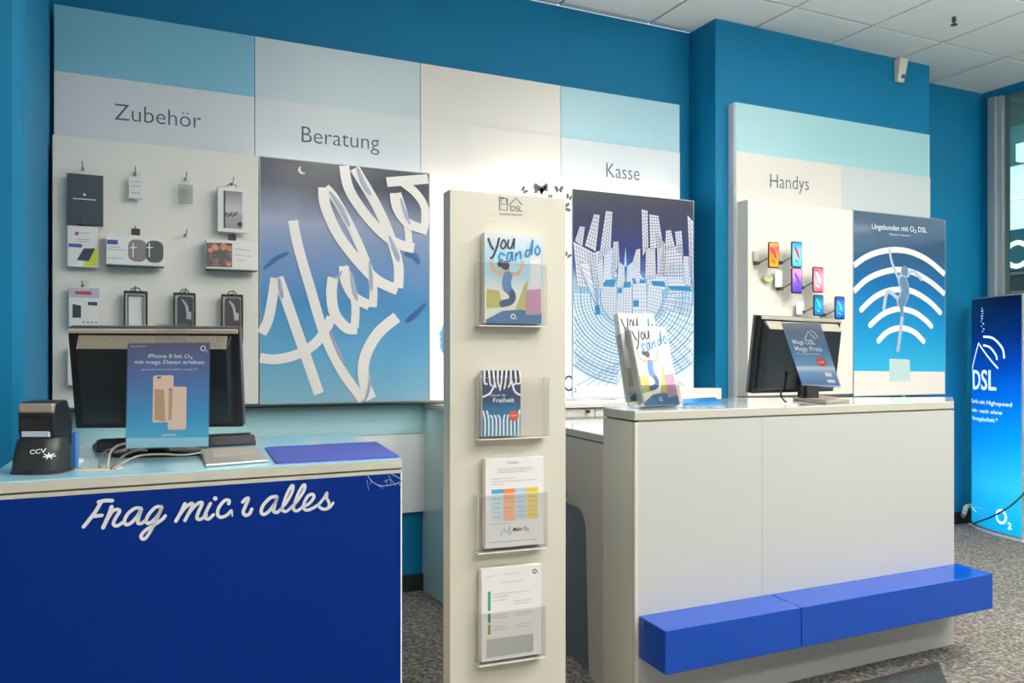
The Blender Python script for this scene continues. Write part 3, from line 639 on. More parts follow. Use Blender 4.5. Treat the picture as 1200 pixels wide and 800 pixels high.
m_ = MB(); m_.pxpoly(F, [(80.5, 289), (96, 290), (96, 286), (80.5, 285)], .0012); build('banner_print', m_, mat('print_blue', '#2c559c', .4), t)
m_ = MB(); m_.pxpoly(F, [(88, 275.5), (92, 275.5), (92, 271.5), (88, 271.5)], .0012); build('mark_print', m_, mat('print_red', '#b23a44', .4), t)
m_ = MB()
for yy in (273, 280.5, 283): c_ = F.px(99, yy); m_.fbox(F, c_[0]-.03, c_[0]+.02, c_[1]-.002, c_[1]+.002, 0, .0006)
build('print', m_, GREY, t)
def widebox(lab, x0, x1, y0, y1):
    t, F, a0, b0, a1, b1 = pack('product_box', lab, 'box', x0, x1, y0, y1, .075, .055, mat('box_white', '#dededa', .4), BLACK, group='wide product boxes')
    build('bottom_edge', MB().fbox(F, a0, b0, a1-.004, a1-.0005, -.055, 0), mat('box_dark_edge', '#5c6a70', .5), t); return t, F, a0, b0, a1, b1
t, F, a0, b0, a1, b1 = widebox('wide white box picturing two grey rounded speakers, centre of the accessory wall', 124.5, 192.5, 277.5, 309)
C5 = (60, 180, 5.714)
m_ = MB(); u0, v0 = F.px(60+515/5.714, 180+720/5.714); u1, v1 = F.px(60+640/5.714, 180+578/5.714); m_.poly(F, rrect(u0, u1, v0, v1, .03), .001); build('speaker_print', m_, mat('print_taupe', '#7b7a78', .4), t)
m_ = MB(); u0, v0 = F.px(60+632/5.714, 180+727/5.714); u1, v1 = F.px(191.5, 180+586/5.714); m_.poly(F, rrect(u0, u1, v0, v1, .03), .0016); build('speaker_print', m_, mat('print_charcoal', '#484c50', .4), t)
m_ = MB()
for cx_ in (548, 657): m_.pxs(F, [(cx_, 600), (cx_, 690)], 6, .0022, tr=C5, smooth=False); m_.pxs(F, [(cx_-18, 628), (cx_+22, 628)], 5, .0022, tr=C5, smooth=False)
build('emblem_print', m_, INKW, t)
m_ = MB(); m_.pxpoly(F, [(125.5, 286), (138, 286.5), (138, 281), (125.5, 280.5)], .001); build('banner_print', m_, mat('print_blue', '#2c559c', .4), t)
m_ = MB()
for (yy, l) in ((289, .05), (292, .07), (302, .06)): c_ = F.px(126.5, yy); m_.fbox(F, c_[0], c_[0]+l, c_[1]-.002, c_[1]+.002, 0, .0008)
build('print', m_, GREY, t)
t, F, a0, b0, a1, b1 = widebox('wide white box with a reddish brown photo at its left end', 241.5, 302, 283.5, 314)
m_ = MB(); m_.pxpoly(F, [(241.8, 312.5), (272, 313), (272, 285), (241.8, 284)], .001); build('photo_print', m_, mat('photo_brown', '#6e5350', .4, vary=.6, vscale=30), t)
m_ = MB()
for (x_, y_, r_) in ((252, 290, .016), (262, 289, .016), (269, 291, .013), (247, 293, .012), (268, 309, .012)): m_.disc(F, *F.px(x_, y_), r_, .0015, 12)
build('faces_print', m_, mat('print_salmon', '#c98572', .4, vary=.2, vscale=40), t)
m_ = MB(); m_.disc(F, *F.px(259, 299), .024, .002, 14); m_.pxs(F, [(250, 303), (259, 298), (270, 305)], 2.5, .0022); build('gadget_print', m_, mat('print_slate_grey', '#4a5350', .4), t)
m_ = MB()
for (x_, y_) in ((280, 292), (288, 293), (280, 299), (290, 300), (283, 305)): c_ = F.px(x_, y_); m_.fbox(F, c_[0]-.018, c_[0]+.018, c_[1]-.0015, c_[1]+.0015, 0, .0008)
build('print', m_, GREY, t)
t, F, a0, b0, a1, b1 = pack('cable_pack', 'white cable pack with a lilac and red header, lower left above the monitor', 'packet', 80.5, 117, 337, 382, .04, .02, mat('pack_white3', '#dcdcd8', .4), ACRYL)
m_ = MB(); m_.pxpoly(F, [(81, 348), (116.5, 349), (116.5, 337.8), (81, 337.2)], .0008); build('header_print', m_, mat('print_lilac', '#b3b4c9', .4), t)
m_ = MB(); m_.pxpoly(F, [(88, 344.5), (107, 345.5), (107, 341.5), (88, 341)], .0014); build('title_print', m_, MATS['print_red'], t)
m_ = MB(); m_.pxpoly(F, [(85, 372), (95, 372), (95, 358), (85, 356)], .0012); m_.pxpoly(F, [(103, 357.5), (114, 358), (114, 354), (103, 353.5)], .0012); build('gadget_print', m_, INK, t)
m_ = MB()
for k in range(4): m_.disc(F, *F.px(98+k*5, 377.5+k*.1), .006, .001, 10)
build('ring_print', m_, GREY, t)
for k, (x0_, x1_, y0_, col, lab) in enumerate(((145, 173, 341.5, '#cfcfca', 'black framed clear phone case pack, empty looking, left of the three over the monitor'), (203.5, 229.5, 343.5, '#3b4048', 'black framed phone case pack with a blue black case, middle of the three'), (259.5, 285, 345.5, '#4a4048', 'black framed phone case pack with a plum black case, right of the three'))):
    F = prod_frame(.05); a = F.px(x0_, 400); b = F.px(x1_, y0_)
    t = thing('framed_case_pack', lab, 'packet', F.P((a[0]+b[0])/2, a[1]), 'framed phone case packs')
    fr = MB(); e = .007; 
    fr.fbox(F, a[0], a[0]+e, a[1], b[1]-e, -.02, 0).fbox(F, b[0]-e, b[0], a[1], b[1]-e, -.02, 0).fprism(F, rrect(a[0], b[0], b[1]-e, b[1]+.001, .003), -.02, 0).fbox(F, a[0], b[0], a[1]-e, a[1], -.02, 0)
    build('frame', fr, BLACK, t)
    build('backing', MB().fbox(F, a[0]+e, b[0]-e, a[1], b[1]-e, -.018, -.012), mat('pack_white', '#d4d5d0', .4), t)
    g_ = .016
    if k: build('case', MB().fprism(F, rrect(a[0]+g_, b[0]-g_*.8, a[1]+.01, b[1]-.016, .012), -.0115, -.003), mat('case_'+('plum' if k == 2 else 'midnight'), col, .25), t); build('sticker', MB().fbox(F, b[0]-.04, b[0]-.02, b[1]-.12, b[1]-.085, -.0025, -.002), GREY, t); 
    if k:
        m_ = MB(); m_.stroke(F, [(a[0]+.035, b[1]-.03), (a[0]+.055, b[1]-.06), (a[0]+.06, b[1]-.11)], .012, -.0015, taper=True); build('glint_print', m_, GREY, t)
    else:
        i = MB(); i.fbox(F, a[0]+g_, a[0]+g_+.004, a[1]+.01, b[1]-.016, -.0115, -.004).fbox(F, b[0]-g_-.004, b[0]-g_, a[1]+.01, b[1]-.016, -.0115, -.004).fbox(F, a[0]+g_, b[0]-g_, b[1]-.02, b[1]-.016, -.0115, -.004); build('case', i, mat('case_edge', '#6d6c68', .3), t)
    h_ = MB(); hu = (a[0]+b[0])/2; h_.tube([F.P(hu-.02, b[1]-.001, -.01), F.P(hu-.014, b[1]+.012, -.01), F.P(hu, b[1]+.016, -.01), F.P(hu+.014, b[1]+.012, -.01), F.P(hu+.02, b[1]-.001, -.01)], .0025, 6); build('hanger', h_, BLACK, t)
t, F, a0, b0, a1, b1 = pack('narrow_pack', 'white pack mostly hidden behind the left edge of the monitor', 'packet', 79.5, 112, 402, 451, .05, .01, mat('pack_white3', '#dcdcd8', .4), None)
# ------------------------------------------------------------------ left desk
DZ = .98
fl, fr_, br_, bl2 = onZ(-25.7, 566, DZ), onZ(471, 536.8, DZ), onZ(411, 507.5, DZ), onZ(38, 523.6, DZ)
print('desk', fl, fr_, br_, bl2, (fr_-fl).length, (br_-fr_).length)
ld = thing('service_desk', 'left service desk with a deep blue front lettered Frag mich alles', 'desk', ((fl+fr_+br_+bl2)/4).xy.to_3d())
Q = [(p.x, p.y) for p in (fl, fr_, br_, bl2)]
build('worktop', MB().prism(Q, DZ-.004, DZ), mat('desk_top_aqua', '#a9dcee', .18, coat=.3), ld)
build('worktop_edge', MB().prism(Q, DZ-.027, DZ-.0045), SLABE, ld, bevel=.001)
FDk = Frame((fl.x, fl.y, 0), fr_-fl); LD = (fr_-fl).length
def inset(d, e=0):
    c = [Vector(q) for q in Q]; out = []
    n = (FDk.N).xy; u = FDk.U.xy
    return [tuple(c[0]-n*d+u*e), tuple(c[1]-n*d-u*e), tuple(c[2]+n*d-u*e), tuple(c[3]+n*d+u*e)]
build('shadow_gap', MB().prism(inset(.008), DZ-.031, DZ-.0275), mat('gap_olive', '#7c7868', .7), ld)
build('under_edge', MB().prism(inset(.001), DZ-.041, DZ-.0315), SLABE, ld)
build('body', MB().prism(inset(.02, .02), .0, DZ-.0415), CREAM, ld)
BF = mat('desk_blue', '#002878', .35, spec=.12, vary=.05, vscale=1.2)
fp_ = build('front_panel', MB().fbox(FDk, 0, LD-.004, .01, DZ-.042, -.0195, 0), BF, ld)
build('edge_band', MB().fbox(FDk, LD-.0038, LD, .01, DZ-.042, -.0195, .0005), INKW, ld)
FR = MB(); LT = mat('lettering_white', '#d5d6d6', .5)
def put():
    global FR
    build('letter', FR, LT, fp_); FR = MB()
A = (80, 550, 6.0); B = (240, 550, 5.0)
def W_(pts, wd=23, tr=A): FR.pxs(FDk, pts, wd*1.17, .0012, tr=tr)
W_([(215, 228), (260, 218), (308, 218)]); W_([(228, 232), (195, 290), (150, 350), (108, 402)], 22); W_([(180, 328), (235, 322)], 22); put()
W_([(305, 262), (285, 320), (245, 408)]); W_([(275, 350), (310, 295), (345, 280), (360, 295), (330, 345), (318, 385), (345, 395), (385, 370)], 20); put()
W_([(510, 272), (470, 272), (420, 310), (395, 360), (410, 388), (450, 368), (490, 320), (515, 275), (495, 335), (490, 375), (515, 378), (545, 355)], 20); put()
W_([(655, 262), (615, 265), (570, 310), (548, 355), (560, 378), (595, 360), (635, 315), (660, 262), (630, 330), (590, 410), (550, 475), (525, 488), (512, 465), (545, 425), (610, 385), (660, 350), (682, 325)], 20); put()
W_([(820, 240), (795, 295), (757, 362)], 21); W_([(775, 330), (820, 270), (865, 238), (872, 255), (845, 310), (820, 358)], 20); W_([(845, 310), (890, 255), (930, 230), (940, 245), (915, 300), (905, 340), (930, 350), (970, 320)], 20); put()
W_([(1000, 238), (975, 285), (960, 330), (985, 348), (1020, 318)], 20); W_([(1033, 202), (1034, 204)], 26); put()
W_([(1128, 240), (1130, 218), (1100, 218), (1060, 265), (1050, 315), (1075, 335), (1115, 320), (1145, 290)], 20); W_([(1152, 300), (1153, 325)], 9); put()
W_([(222, 190), (240, 172), (255, 170), (240, 210), (225, 250), (240, 268), (262, 258), (275, 232)], 17, B); put()
W_([(420, 158), (385, 165), (345, 205), (330, 245), (345, 262), (375, 245), (410, 200), (425, 160), (408, 215), (405, 245), (425, 250), (445, 232)], 17, B); put()
W_([(445, 232), (480, 190), (510, 135), (518, 100), (508, 96), (485, 135), (462, 195), (455, 235), (475, 245), (500, 228)], 15, B); put()
W_([(500, 228), (545, 180), (580, 125), (588, 95), (576, 92), (552, 130), (528, 190), (520, 230), (540, 242), (572, 220)], 15, B); put()
W_([(572, 218), (610, 200), (638, 165), (632, 145), (605, 155), (582, 195), (580, 225), (600, 238), (640, 222), (665, 205)], 16, B); put()
W_([(665, 208), (700, 165), (716, 136), (714, 165), (728, 195), (722, 225), (695, 232), (672, 220)], 15, B); W_([(715, 232), (735, 220), (752, 195)], 13, B); put()
m_ = MB()
W2 = lambda pts, wd=3: m_.pxs(FDk, pts, wd, .0012, tr=B)
W2([(955, 35), (975, 65), (1020, 92), (1080, 92), (1150, 72)], 5); W2([(950, 62), (960, 120)]); W2([(1010, 90), (1045, 110)]); W2([(1050, 70), (1085, 60), (1090, 90)]); W2([(1075, 35), (1100, 70), (1120, 95)]); W2([(1095, 28), (1140, 50), (1155, 75)], 5); W2([(1130, 80), (1155, 105)]); W2([(1062, 60), (1070, 95)]); W2([(980, 60), (968, 85)])
build('doodle_print', m_, mat('doodle_pale', '#8fa6c8', .5), fp_)
gp = onZ(116, 549, DZ); Fz = Frame((gp.x, gp.y, DZ), FDk.U, -FDk.N)
m_ = MB(); n_ = 20; m_.prism([(gp.x+.055*math.cos(2*math.pi*i/n_), gp.y+.03*math.sin(2*math.pi*i/n_)) for i in range(n_)], DZ, DZ+.002); build('cable_grommet', m_, mat('grommet_beige', '#d8c8a8', .5), ld)
# desk pad
c4 = [onZ(x, y, DZ+.003) for x, y in ((323.4, 542.3), (468.6, 534.8), (440.4, 517.4), (310.4, 524))]
m_ = MB(); pts = []
for i in range(4):
    p, a, b = c4[i], c4[i-1], c4[(i+1) % 4]; r = .015
    e1 = p+(a-p).normalized()*r; e2 = p+(b-p).normalized()*r
    for k in range(4):
        t_ = k/3; q = e1*(1-t_)**2+p*2*t_*(1-t_)+e2*t_*t_; pts.append((q.x, q.y))
build('desk_pad', m_.prism(pts, DZ+.0003, DZ+.004), mat('pad_violet_blue', '#414ea8', .6, bump=.05, bscale=400), cat='desk pad', label='violet blue desk pad at the right end of the left desk')
# monitor on the left desk (seen from behind)
def monitor(name, label, TL, TR, BL, BR, dTL, dTR, dB, deskz, side=0, holderpx=None):
    tl, tr, bl = at(*TL, dTL), at(*TR, dTR), at(*BL, dB)
    U = tr-tl; F = Frame(bl, U, tl-bl); W = U.length; H = (tl-bl).length
    t = thing(name, label, 'monitor', F.P(W/2, -.05, -.05)*1 if False else Vector(((bl+U*.5).x, (bl+U*.5).y, deskz)))
    build('back_shell', MB().fbox(F, 0, W, 0, H, -.028, 0), BLACK, t, bevel=.004)
    build('bezel', MB().fbox(F, -.001, W+.001, -.001, H+.001, -.04, -.0285), mat('bezel_grey', '#6c6c6c', .35, metal=.3), t, bevel=.003)
    build('screen', MB().fbox(F, .012, W-.012, .02, H-.012, -.0415, -.0405), BLACKG, t)
    build('top_trim', MB().fbox(F, .003, W-.003, H-.015, H-.001, .0005, .008), mat('trim_champagne', '#c9beac', .35, metal=.4), t, bevel=.003)
    # bulged housing
    hb = MB(); i, o, d = .02, .055, .03
    lo = [F.P(i, i*.8, 0), F.P(W-i, i*.8, 0), F.P(W-i, H-.02, 0), F.P(i, H-.02, 0)]; hi = [F.P(i+.012, o*.4, d), F.P(W-i-.012, o*.4, d), F.P(W-i-.012, H-o, d), F.P(i+.012, H-o, d)]
    hb.add(lo+hi, [(0, 3, 2, 1), (4, 5, 6, 7), (0, 1, 5, 4), (1, 2, 6, 5), (2, 3, 7, 6), (3, 0, 4, 7)]); hs = build('housing', hb, mat('housing_black', '#1d2327', .3), t, bevel=.003)
    # vent grille along the top slope
    vs = MB(); n = 80
    for k in range(n):
        u = i+.012+(W-2*i-.024)*k/n; A_ = F.P(u, H-.021, .002); B_ = F.P(u, H-o+.001, d+.001); e = F.U*((W-2*i)/n*.55)
        vs.add([A_, A_+e, B_+e, B_, A_+F.N*.003, A_+e+F.N*.003, B_+e+F.N*.003, B_+F.N*.003], [(4, 5, 6, 7), (0, 1, 5, 4), (1, 2, 6, 5), (2, 3, 7, 6), (3, 0, 4, 7)])
    build('vent_grille', vs, mat('vent_champagne', '#b3a998', .4, metal=.3), hs)
    build('connector_cover', MB().fbox(F, W*.3, W*.72, .02, H*.3, d+.0005, d+.008), mat('cover_black', '#111518', .4), hs, bevel=.002)
    nk = MB(); c0 = F.P(W/2, .02, d+.012); nk.fbox(F, W/2-.035, W/2+.035, -.015, H*.45, d+.0085, d+.03); build('stand_neck', nk, BLACK, t, bevel=.004)
    bz = F.P(W/2, 0, .02); Fb = Frame((bz.x, bz.y, deskz), U.xy.to_3d())
    return t, F, W, H, Fb
t, F, W, H, Fb = monitor('monitor', 'black flat monitor seen from behind on the left desk', (83, 384), (284.5, 385), (88.5, 502), (284, 500), 2.40, 2.46, 2.46, DZ)
bs = MB(); bs.loft(Fb, [(0.001, .13, .085, 0, 0), (.012, .13, .085, 0, 0), (.022, .09, .05, 0, 0)], e=3); build('stand_base', bs, BLACKG, t, smooth=True)
nb = MB(); nb.fbox(Fb, -.03, .03, .02, .14, -.0, .03); build('stand_neck', nb, BLACK, t)
# acrylic sign in front of it
def sheet(TL, TR, BL, dT, dB, dTR=None):
    tl, tr, bl = at(*TL, dT), at(*TR, dTR or dT), at(*BL, dB); return Frame(bl, tr-tl, tl-bl), (tr-tl).length, (tl-bl).length
F, W, H = sheet((150.5, 402.5), (246, 401.5), (147.5, 525), 2.27, 2.245, 2.29)
t = thing('sign_holder', 'clear acrylic holder with an iPhone 8 advert hooked over the left monitor', 'sign holder', F.P(W/2, 0))
hld = MB(); hld.fbox(F, -.003, W+.003, -.004, H+.003, -.004, -.0028).fbox(F, -.003, W+.003, -.004, H+.003, .0012, .0024); a = F.px(181, 384); b = F.px(217, 400)
build('holder', hld, ACRYL, t)
hk = MB(); hk.fbox(F, a[0], b[0], H+.001, a[1]+.01, -.004, -.0028).fbox(F, a[0], b[0], a[1]+.0105, a[1]+.012, -.13, -.0028); build('holder_hook', hk, ACRYL, t)
ad = build('advert_sheet', MB().fbox(F, 0, W, 0, H, -.0018, -.0008), mat('print_iphone', ramp=[(0, '#8ec9dc'), (.09, '#9fd2e2'), (.1, '#4fb2d6'), (.3, '#3a9cd0'), (.55, '#4f80c0'), (.8, '#5a6ca4'), (1, '#565a78')], rough=.3), t)
C6 = (140, 380, 5.0); m_ = MB(); q = lambda x, y: (140+x/5, 380+y/5)
ptext(m_, F, 'iPhone 8 bei O\u2082', q(168, 195), q(428, 197), q(168, 173), 0, .008); ptext(m_, F, 'mit mega Daten erleben', q(88, 230), q(497, 232), q(88, 208), 0, .008)
ptext(m_, F, 'Jetzt mit O\u2082 Free M mit 10 GB f\u00fcr einmalig 1 \u20ac', q(128, 269), q(455, 268), q(128, 259), 0); ptext(m_, F, 'o2online.de', q(248, 652), q(332, 650), q(248, 641), 0, .02); ptext(m_, F, 'Jetzt bestellen', q(66, 132), q(158, 132), q(66, 124), 0)
u0, v0 = F.px(*q(490, 140)); m_.stroke(F, [(u0+.006*math.cos(math.radians(k)), v0+.0065*math.sin(math.radians(k))) for k in range(0, 361, 30)], .0026, 0); text(m_, F, '2', u0+.007, v0-.011, .004, .006, 0, .02)
build('lettering', m_, INKW, ad)
m_ = MB(); u0, v0 = F.px(*q(193, 575)); u1, v1 = F.px(*q(318, 297)); m_.poly(F, rrect(u0, u1, v0, v1, .006), .0002); u0, v0 = F.px(*q(283, 618)); u1, v1 = F.px(*q(394, 364)); m_.poly(F, rrect(u0, u1, v0, v1, .006), .0006)
build('phone_print', m_, mat('print_rosegold', '#efd3bf', .3), ad)
m_ = MB(); m_.pxpoly(F, [q(205, 560), q(268, 568), q(262, 382), q(205, 378)], .0004); m_.pxpoly(F, [q(286, 560), q(306, 560), q(312, 372), q(290, 372)], .0008); build('phone_shade_print', m_, mat('print_copper', '#c9a083', .3), ad)
m_ = MB(); u, v = F.px(*q(232, 311)); m_.stroke(F, [(u-.004, v), (u+.004, v)], .004, .001, smooth=False); u, v = F.px(*q(297, 385)); m_.disc(F, u, v, .0018, .001, 10); build('lens_print', m_, INK, ad)
# keyboard
k0, k1 = onZ(113, 530.5, DZ), onZ(301, 521, DZ); Fk = Frame((k0.x, k0.y, DZ), k1-k0); KL = (k1-k0).length; KD = .15
t = thing('keyboard', 'black keyboard lying behind the advert on the left desk', 'keyboard', Fk.P(KL/2, 0, -KD/2))
kb = MB(); kb.hexa([Fk.P(0, .001, 0), Fk.P(KL, .001, 0), Fk.P(KL, .001, -KD), Fk.P(0, .001, -KD), Fk.P(.005, .034, -.008), Fk.P(KL-.005, .034, -.008), Fk.P(KL-.005, .016, -KD+.004), Fk.P(.005, .016, -KD+.004)]); build('body', kb, BLACK, t, bevel=.004)
ks = MB()
for r in range(6):
    wv = -.016-r*.021; vv = .034-(-wv-.008)/(KD-.012)*.018
    for c in range(22):
        u = .012+c*(KL-.024)/22; ks.fbox(Fk, u, u+(KL-.024)/22*.86, vv+.0005, vv+.006, wv-.017, wv)
build('keys', ks, mat('keys_grey', '#34363a', .45), t, kind='stuff')
# silver signature pad
s4_ = [onZ(x, y, DZ) for x, y in ((240.5, 547.5), (314.5, 541.5), (302, 528), (233, 532))]
t = thing('signature_pad', 'silver signature pad in front of the keyboard on the left desk', 'signature pad', sum(s4_, Vector())/4)
m_ = MB(); cen = sum(s4_, Vector())/4
m_.hexa([p+Vector((0, 0, .0005)) for p in s4_]+[s4_[0]+Vector((0, 0, .008)), s4_[1]+Vector((0, 0, .008)), s4_[2].lerp(cen, .06)+Vector((0, 0, .016)), s4_[3].lerp(cen, .06)+Vector((0, 0, .016))]); build('body', m_, SILVER, t, bevel=.005)
tp = [s4_[0]+Vector((0, 0, .008)), s4_[1]+Vector((0, 0, .008)), s4_[2].lerp(cen, .06)+Vector((0, 0, .016)), s4_[3].lerp(cen, .06)+Vector((0, 0, .016))]
def bil(u, v): return tp[0].lerp(tp[1], u).lerp(tp[3].lerp(tp[2], u), v)
up_ = (tp[1]-tp[0]).cross(tp[3]-tp[0]).normalized()
P4 = [bil(.16, .38), bil(.8, .38), bil(.78, .85), bil(.16, .85)]
build('display', MB().hexa([p+up_*.0004 for p in P4]+[p+up_*.0016 for p in P4]), mat('pad_display', '#b6a898', .3), t)
# card terminal in its cradle
tc_ = onZ(35.5, 556, DZ); Ft = Frame((tc_.x, tc_.y, DZ), RGT); Ft.o = Ft.P(0, 0, -.05)
t = thing('card_terminal', 'black card payment terminal lettered CCV in its cradle at the left end of the desk', 'card terminal', (Ft.o.x, Ft.o.y, DZ))
s_ = .0615
m_ = MB(); m_.loft(Ft, [(.001, s_*1.02, .056, 0, 0), (.006, s_*1.02, .056, 0, 0), (.008, s_*.97, .053, 0, 0), (.05, s_*.93, .05, 0, -.003), (.078, s_*.86, .045, 0, -.006), (.086, s_*.78, .038, 0, -.008)], e=3.2, n=40); cr_ = build('cradle', m_, mat('cradle_black', '#26292b', .38), t, smooth=True)
m_ = MB(); prof = [(-.05, .06), (.02, .06), (.034, .1), (.036, .145), (.026, .172), (-.03, .176), (-.055, .12)]
W_2 = .044
n_ = len(prof)
m_.add([Ft.P(-W_2, v, w_-.008) for w_, v in prof]+[Ft.P(W_2, v, w_-.008) for w_, v in prof], [tuple(range(n_)), tuple(range(2*n_-1, n_-1, -1))]+[(i, n_+i, n_+(i+1) % n_, (i+1) % n_) for i in range(n_)]); hd_ = build('handset', m_, BLACK, t, bevel=.005)
m_ = MB(); m_.fbox(Ft, -.04, .043, .146, .170, .012, .0305); build('paper_cover', m_, mat('cover_bronze', '#b3a395', .25, metal=.5), hd_, bevel=.004)
m_ = MB(); m_.fbox(Ft, -.035, .036, .100, .137, .012, .0292); build('window', m_, BLACKG, hd_, bevel=.002)
m_ = MB(); m_.fbox(Ft, -.033, .034, .088, .102, .012, .0315); build('paper_roll', m_, mat('paper_bluish', '#b9c6d8', .6), hd_, bevel=.002)
m_ = MB(); Fc = Frame(Ft.P(0, 0, .0545), Ft.U)
Fc.warp = lambda u, v: -(abs(u)/.062)**3*.03-(v/.086)*.009-.001
ptext(m_, Fc, 'CCV', (33, 532.5), (51, 530.8), (33, 527.5), .004, .02)
u, v = Fc.px(55, 534.5)
for k in range(7):
    a_ = math.radians(-10+k*51.4); m_.stroke(Fc, [(u, v), (u+.0105*math.cos(a_), v+.007*math.sin(a_))], .0026, .006, smooth=False)
build('lettering', m_, INKW, t)
m_ = MB(); m_.fbox(Ft, -.007, .007, .001, .01, .045, .0578); build('port', m_, BLACKG, t)
# leaflet and gadgets behind the terminal
q1 = [onZ(x, y, DZ) for x, y in ((64, 545), (97, 544), (96, 538), (70, 537))]
m_ = MB(); c_ = onZ(84, 541, DZ); m_.prism([(c_.x+.03*math.cos(2*math.pi*i/24), c_.y+.045*math.sin(2*math.pi*i/24)) for i in range(24)], DZ+.0002, DZ+.006)
build('white_coaster', m_, INKW, label='white round coaster behind the card terminal', cat='coaster')
m_ = MB(); b0_ = onZ(20, 530, DZ); m_.fbox(Ft, -.079, -.052, .001, .088, -.08, -.06); build('white_card_box', m_, INKW, label='small white upright box half hidden behind the left of the card terminal', cat='box', bevel=.003)
m_ = MB(); m_.fbox(Ft, .026, .054, .001, .092, -.075, -.06); build('blue_card_box', m_, mat('box_blue', '#3f78b8', .4), label='small blue upright box half hidden behind the right of the card terminal', cat='box', bevel=.003)
# cables
def cable(lab, pts, r=.0028, m=None):
    b = MB(); b.tube([at(*p) for p in pts], r, 8); return build('cable', b, m or mat('cable_grey', '#6f6a66', .45), smooth=True, label=lab, cat='cable')
cable('thin dark cable rising nearest the card terminal from the desk grommet', [(117, 548, 2.13), (116.5, 541, 2.14), (119, 534, 2.2), (125, 527.5, 2.35), (133, 526, 2.45)])
cable('beige cable arching up from the desk grommet behind the advert', [(126, 549, 2.13), (127, 539, 2.15), (130, 529, 2.22), (138, 522, 2.34), (150, 519, 2.45)], .0035, mat('cable_beige', '#a79c8a', .45))
cable('grey cable slanting right from the desk grommet under the advert', [(130, 549, 2.13), (137, 541, 2.18), (148, 532, 2.26), (163, 527, 2.34), (172, 527.5, 2.37)], .0032)
cable('long light grey cable curving from the grommet to the signature pad', [(134, 549, 2.13), (148, 540, 2.2), (165, 533.5, 2.27), (190, 532, 2.33), (215, 533, 2.36), (236, 530, 2.4)], .0028, MATS['cable_beige'])
cable('short cable lying between the card terminal and the grommet', [(80, 549, 2.125), (90, 549, 2.13), (97, 550, 2.12)], .0022)
# ------------------------------------------------------------------ leaflet column
dL = 2.75; zc = EYE+(HY-221.5)*dL/FPX; pL = at(527.3, 221.5, dL); dR = (zc-EYE)*FPX/(HY-232.9); pR = at(663, 232.9, dR)
FC = Frame((pL.x, pL.y, 0), (pR-pL).xy.to_3d()); CW = (pR-pL).length
print('column', zc, CW, pL, pR)
lcx = thing('leaflet_column', 'tall cream leaflet column with clear wall pockets in the centre', 'leaflet stand', FC.P(CW/2, 0, -.03))
build('column', MB().fbox(FC, 0, CW, .03, zc, -.07, 0), mat('column_cream', '#cdc9bb', .35, vary=.01, vscale=2), lcx, bevel=.002)
build('base', MB().fbox(FC, -.02, CW+.02, 0, .0295, -.2, .1), SLABE, lcx, bevel=.003)
m_ = MB()
def LQ(pts, wd=1.6): m_.pxs(FC, [(490+x/5.714, 190+y/5.714) for x, y in pts], wd, .001, smooth=False)
LQ([(545, 230), (545, 318), (598, 320), (598, 245)], 1); LQ([(545, 235), (575, 240)], 1); LQ([(555, 245), (588, 240), (598, 250)], .8); LQ([(556, 248), (556, 282), (590, 282), (590, 248)], .8)
LQ([(610, 285), (655, 240), (697, 285)], 1)
ptext(m_, FC, 'DSL', (490+618/5.714, 190+325/5.714), (490+697/5.714, 190+331/5.714), (490+618/5.714, 190+290/5.714), .001)
ptext(m_, FC, 'Informiere dich hier', (585, 251.5), (612, 252.6), (585, 249.5), .001); build('logo_print', m_, INK, lcx)
def pocket(x0, x1, y0, y1, dp=.045):
    a = FC.px(x0, y1, dp*.5); b = FC.px(x1, y0, dp*.5); e = .0025; m_ = MB()
    m_.fbox(FC, a[0], b[0], a[1], b[1], dp-e, dp).fbox(FC, a[0], a[0]+e, a[1], b[1], .001, dp-e-.0002).fbox(FC, b[0]-e, b[0], a[1], b[1], .001, dp-e-.0002).fbox(FC, a[0], b[0], a[1]-e, a[1]-.0002, .001, dp)
    po = build('pocket', m_, ACRYL, lcx)
    build('pocket_rim', MB().fbox(FC, a[0], b[0], a[1]-.006, a[1]-e-.0003, .001, dp+.001), mat('acrylic_rim', '#e6e6de', .2), po)
    rim = MB(); rim.fbox(FC, a[0]-.0012, a[0]-.0002, a[1], b[1], dp-.002, dp).fbox(FC, b[0]+.0002, b[0]+.0012, a[1], b[1], dp-.002, dp).fbox(FC, a[0], b[0], b[1]+.0002, b[1]+.0012, dp-.002, dp); build('pocket_edge', rim, mat('acrylic_edge', '#c4c5ba', .3), po)
    return a, b
pk = [pocket(558, 637, 311, 380), pocket(558, 640, 442, 513), pocket(558, 638, 575, 646), pocket(559, 636, 708, 777)]
def leaf(name, lab, x0, x1, ytl, y1, w, th, m, cat, tilt=0):
    F = Frame(FC.P(0, 0, w), FC.U); a = F.px(x0, y1); b = F.px(x1, y1); c = F.px(x0, ytl); v0 = a[1]+0
    F = Frame(FC.P(a[0], v0, w), FC.U); Wd = b[0]-a[0]; Hd = c[1]-a[1]
    t = thing(name, lab, cat, F.P(Wd/2, 0)); 
    build('pages', MB().fbox(F, 0, Wd, 0, Hd, -th, -.0008), PAPER, t); cv = build('cover', MB().fbox(F, 0, Wd, 0, Hd, -.0006, 0), m, t)
    return cv, F, Wd, Hd
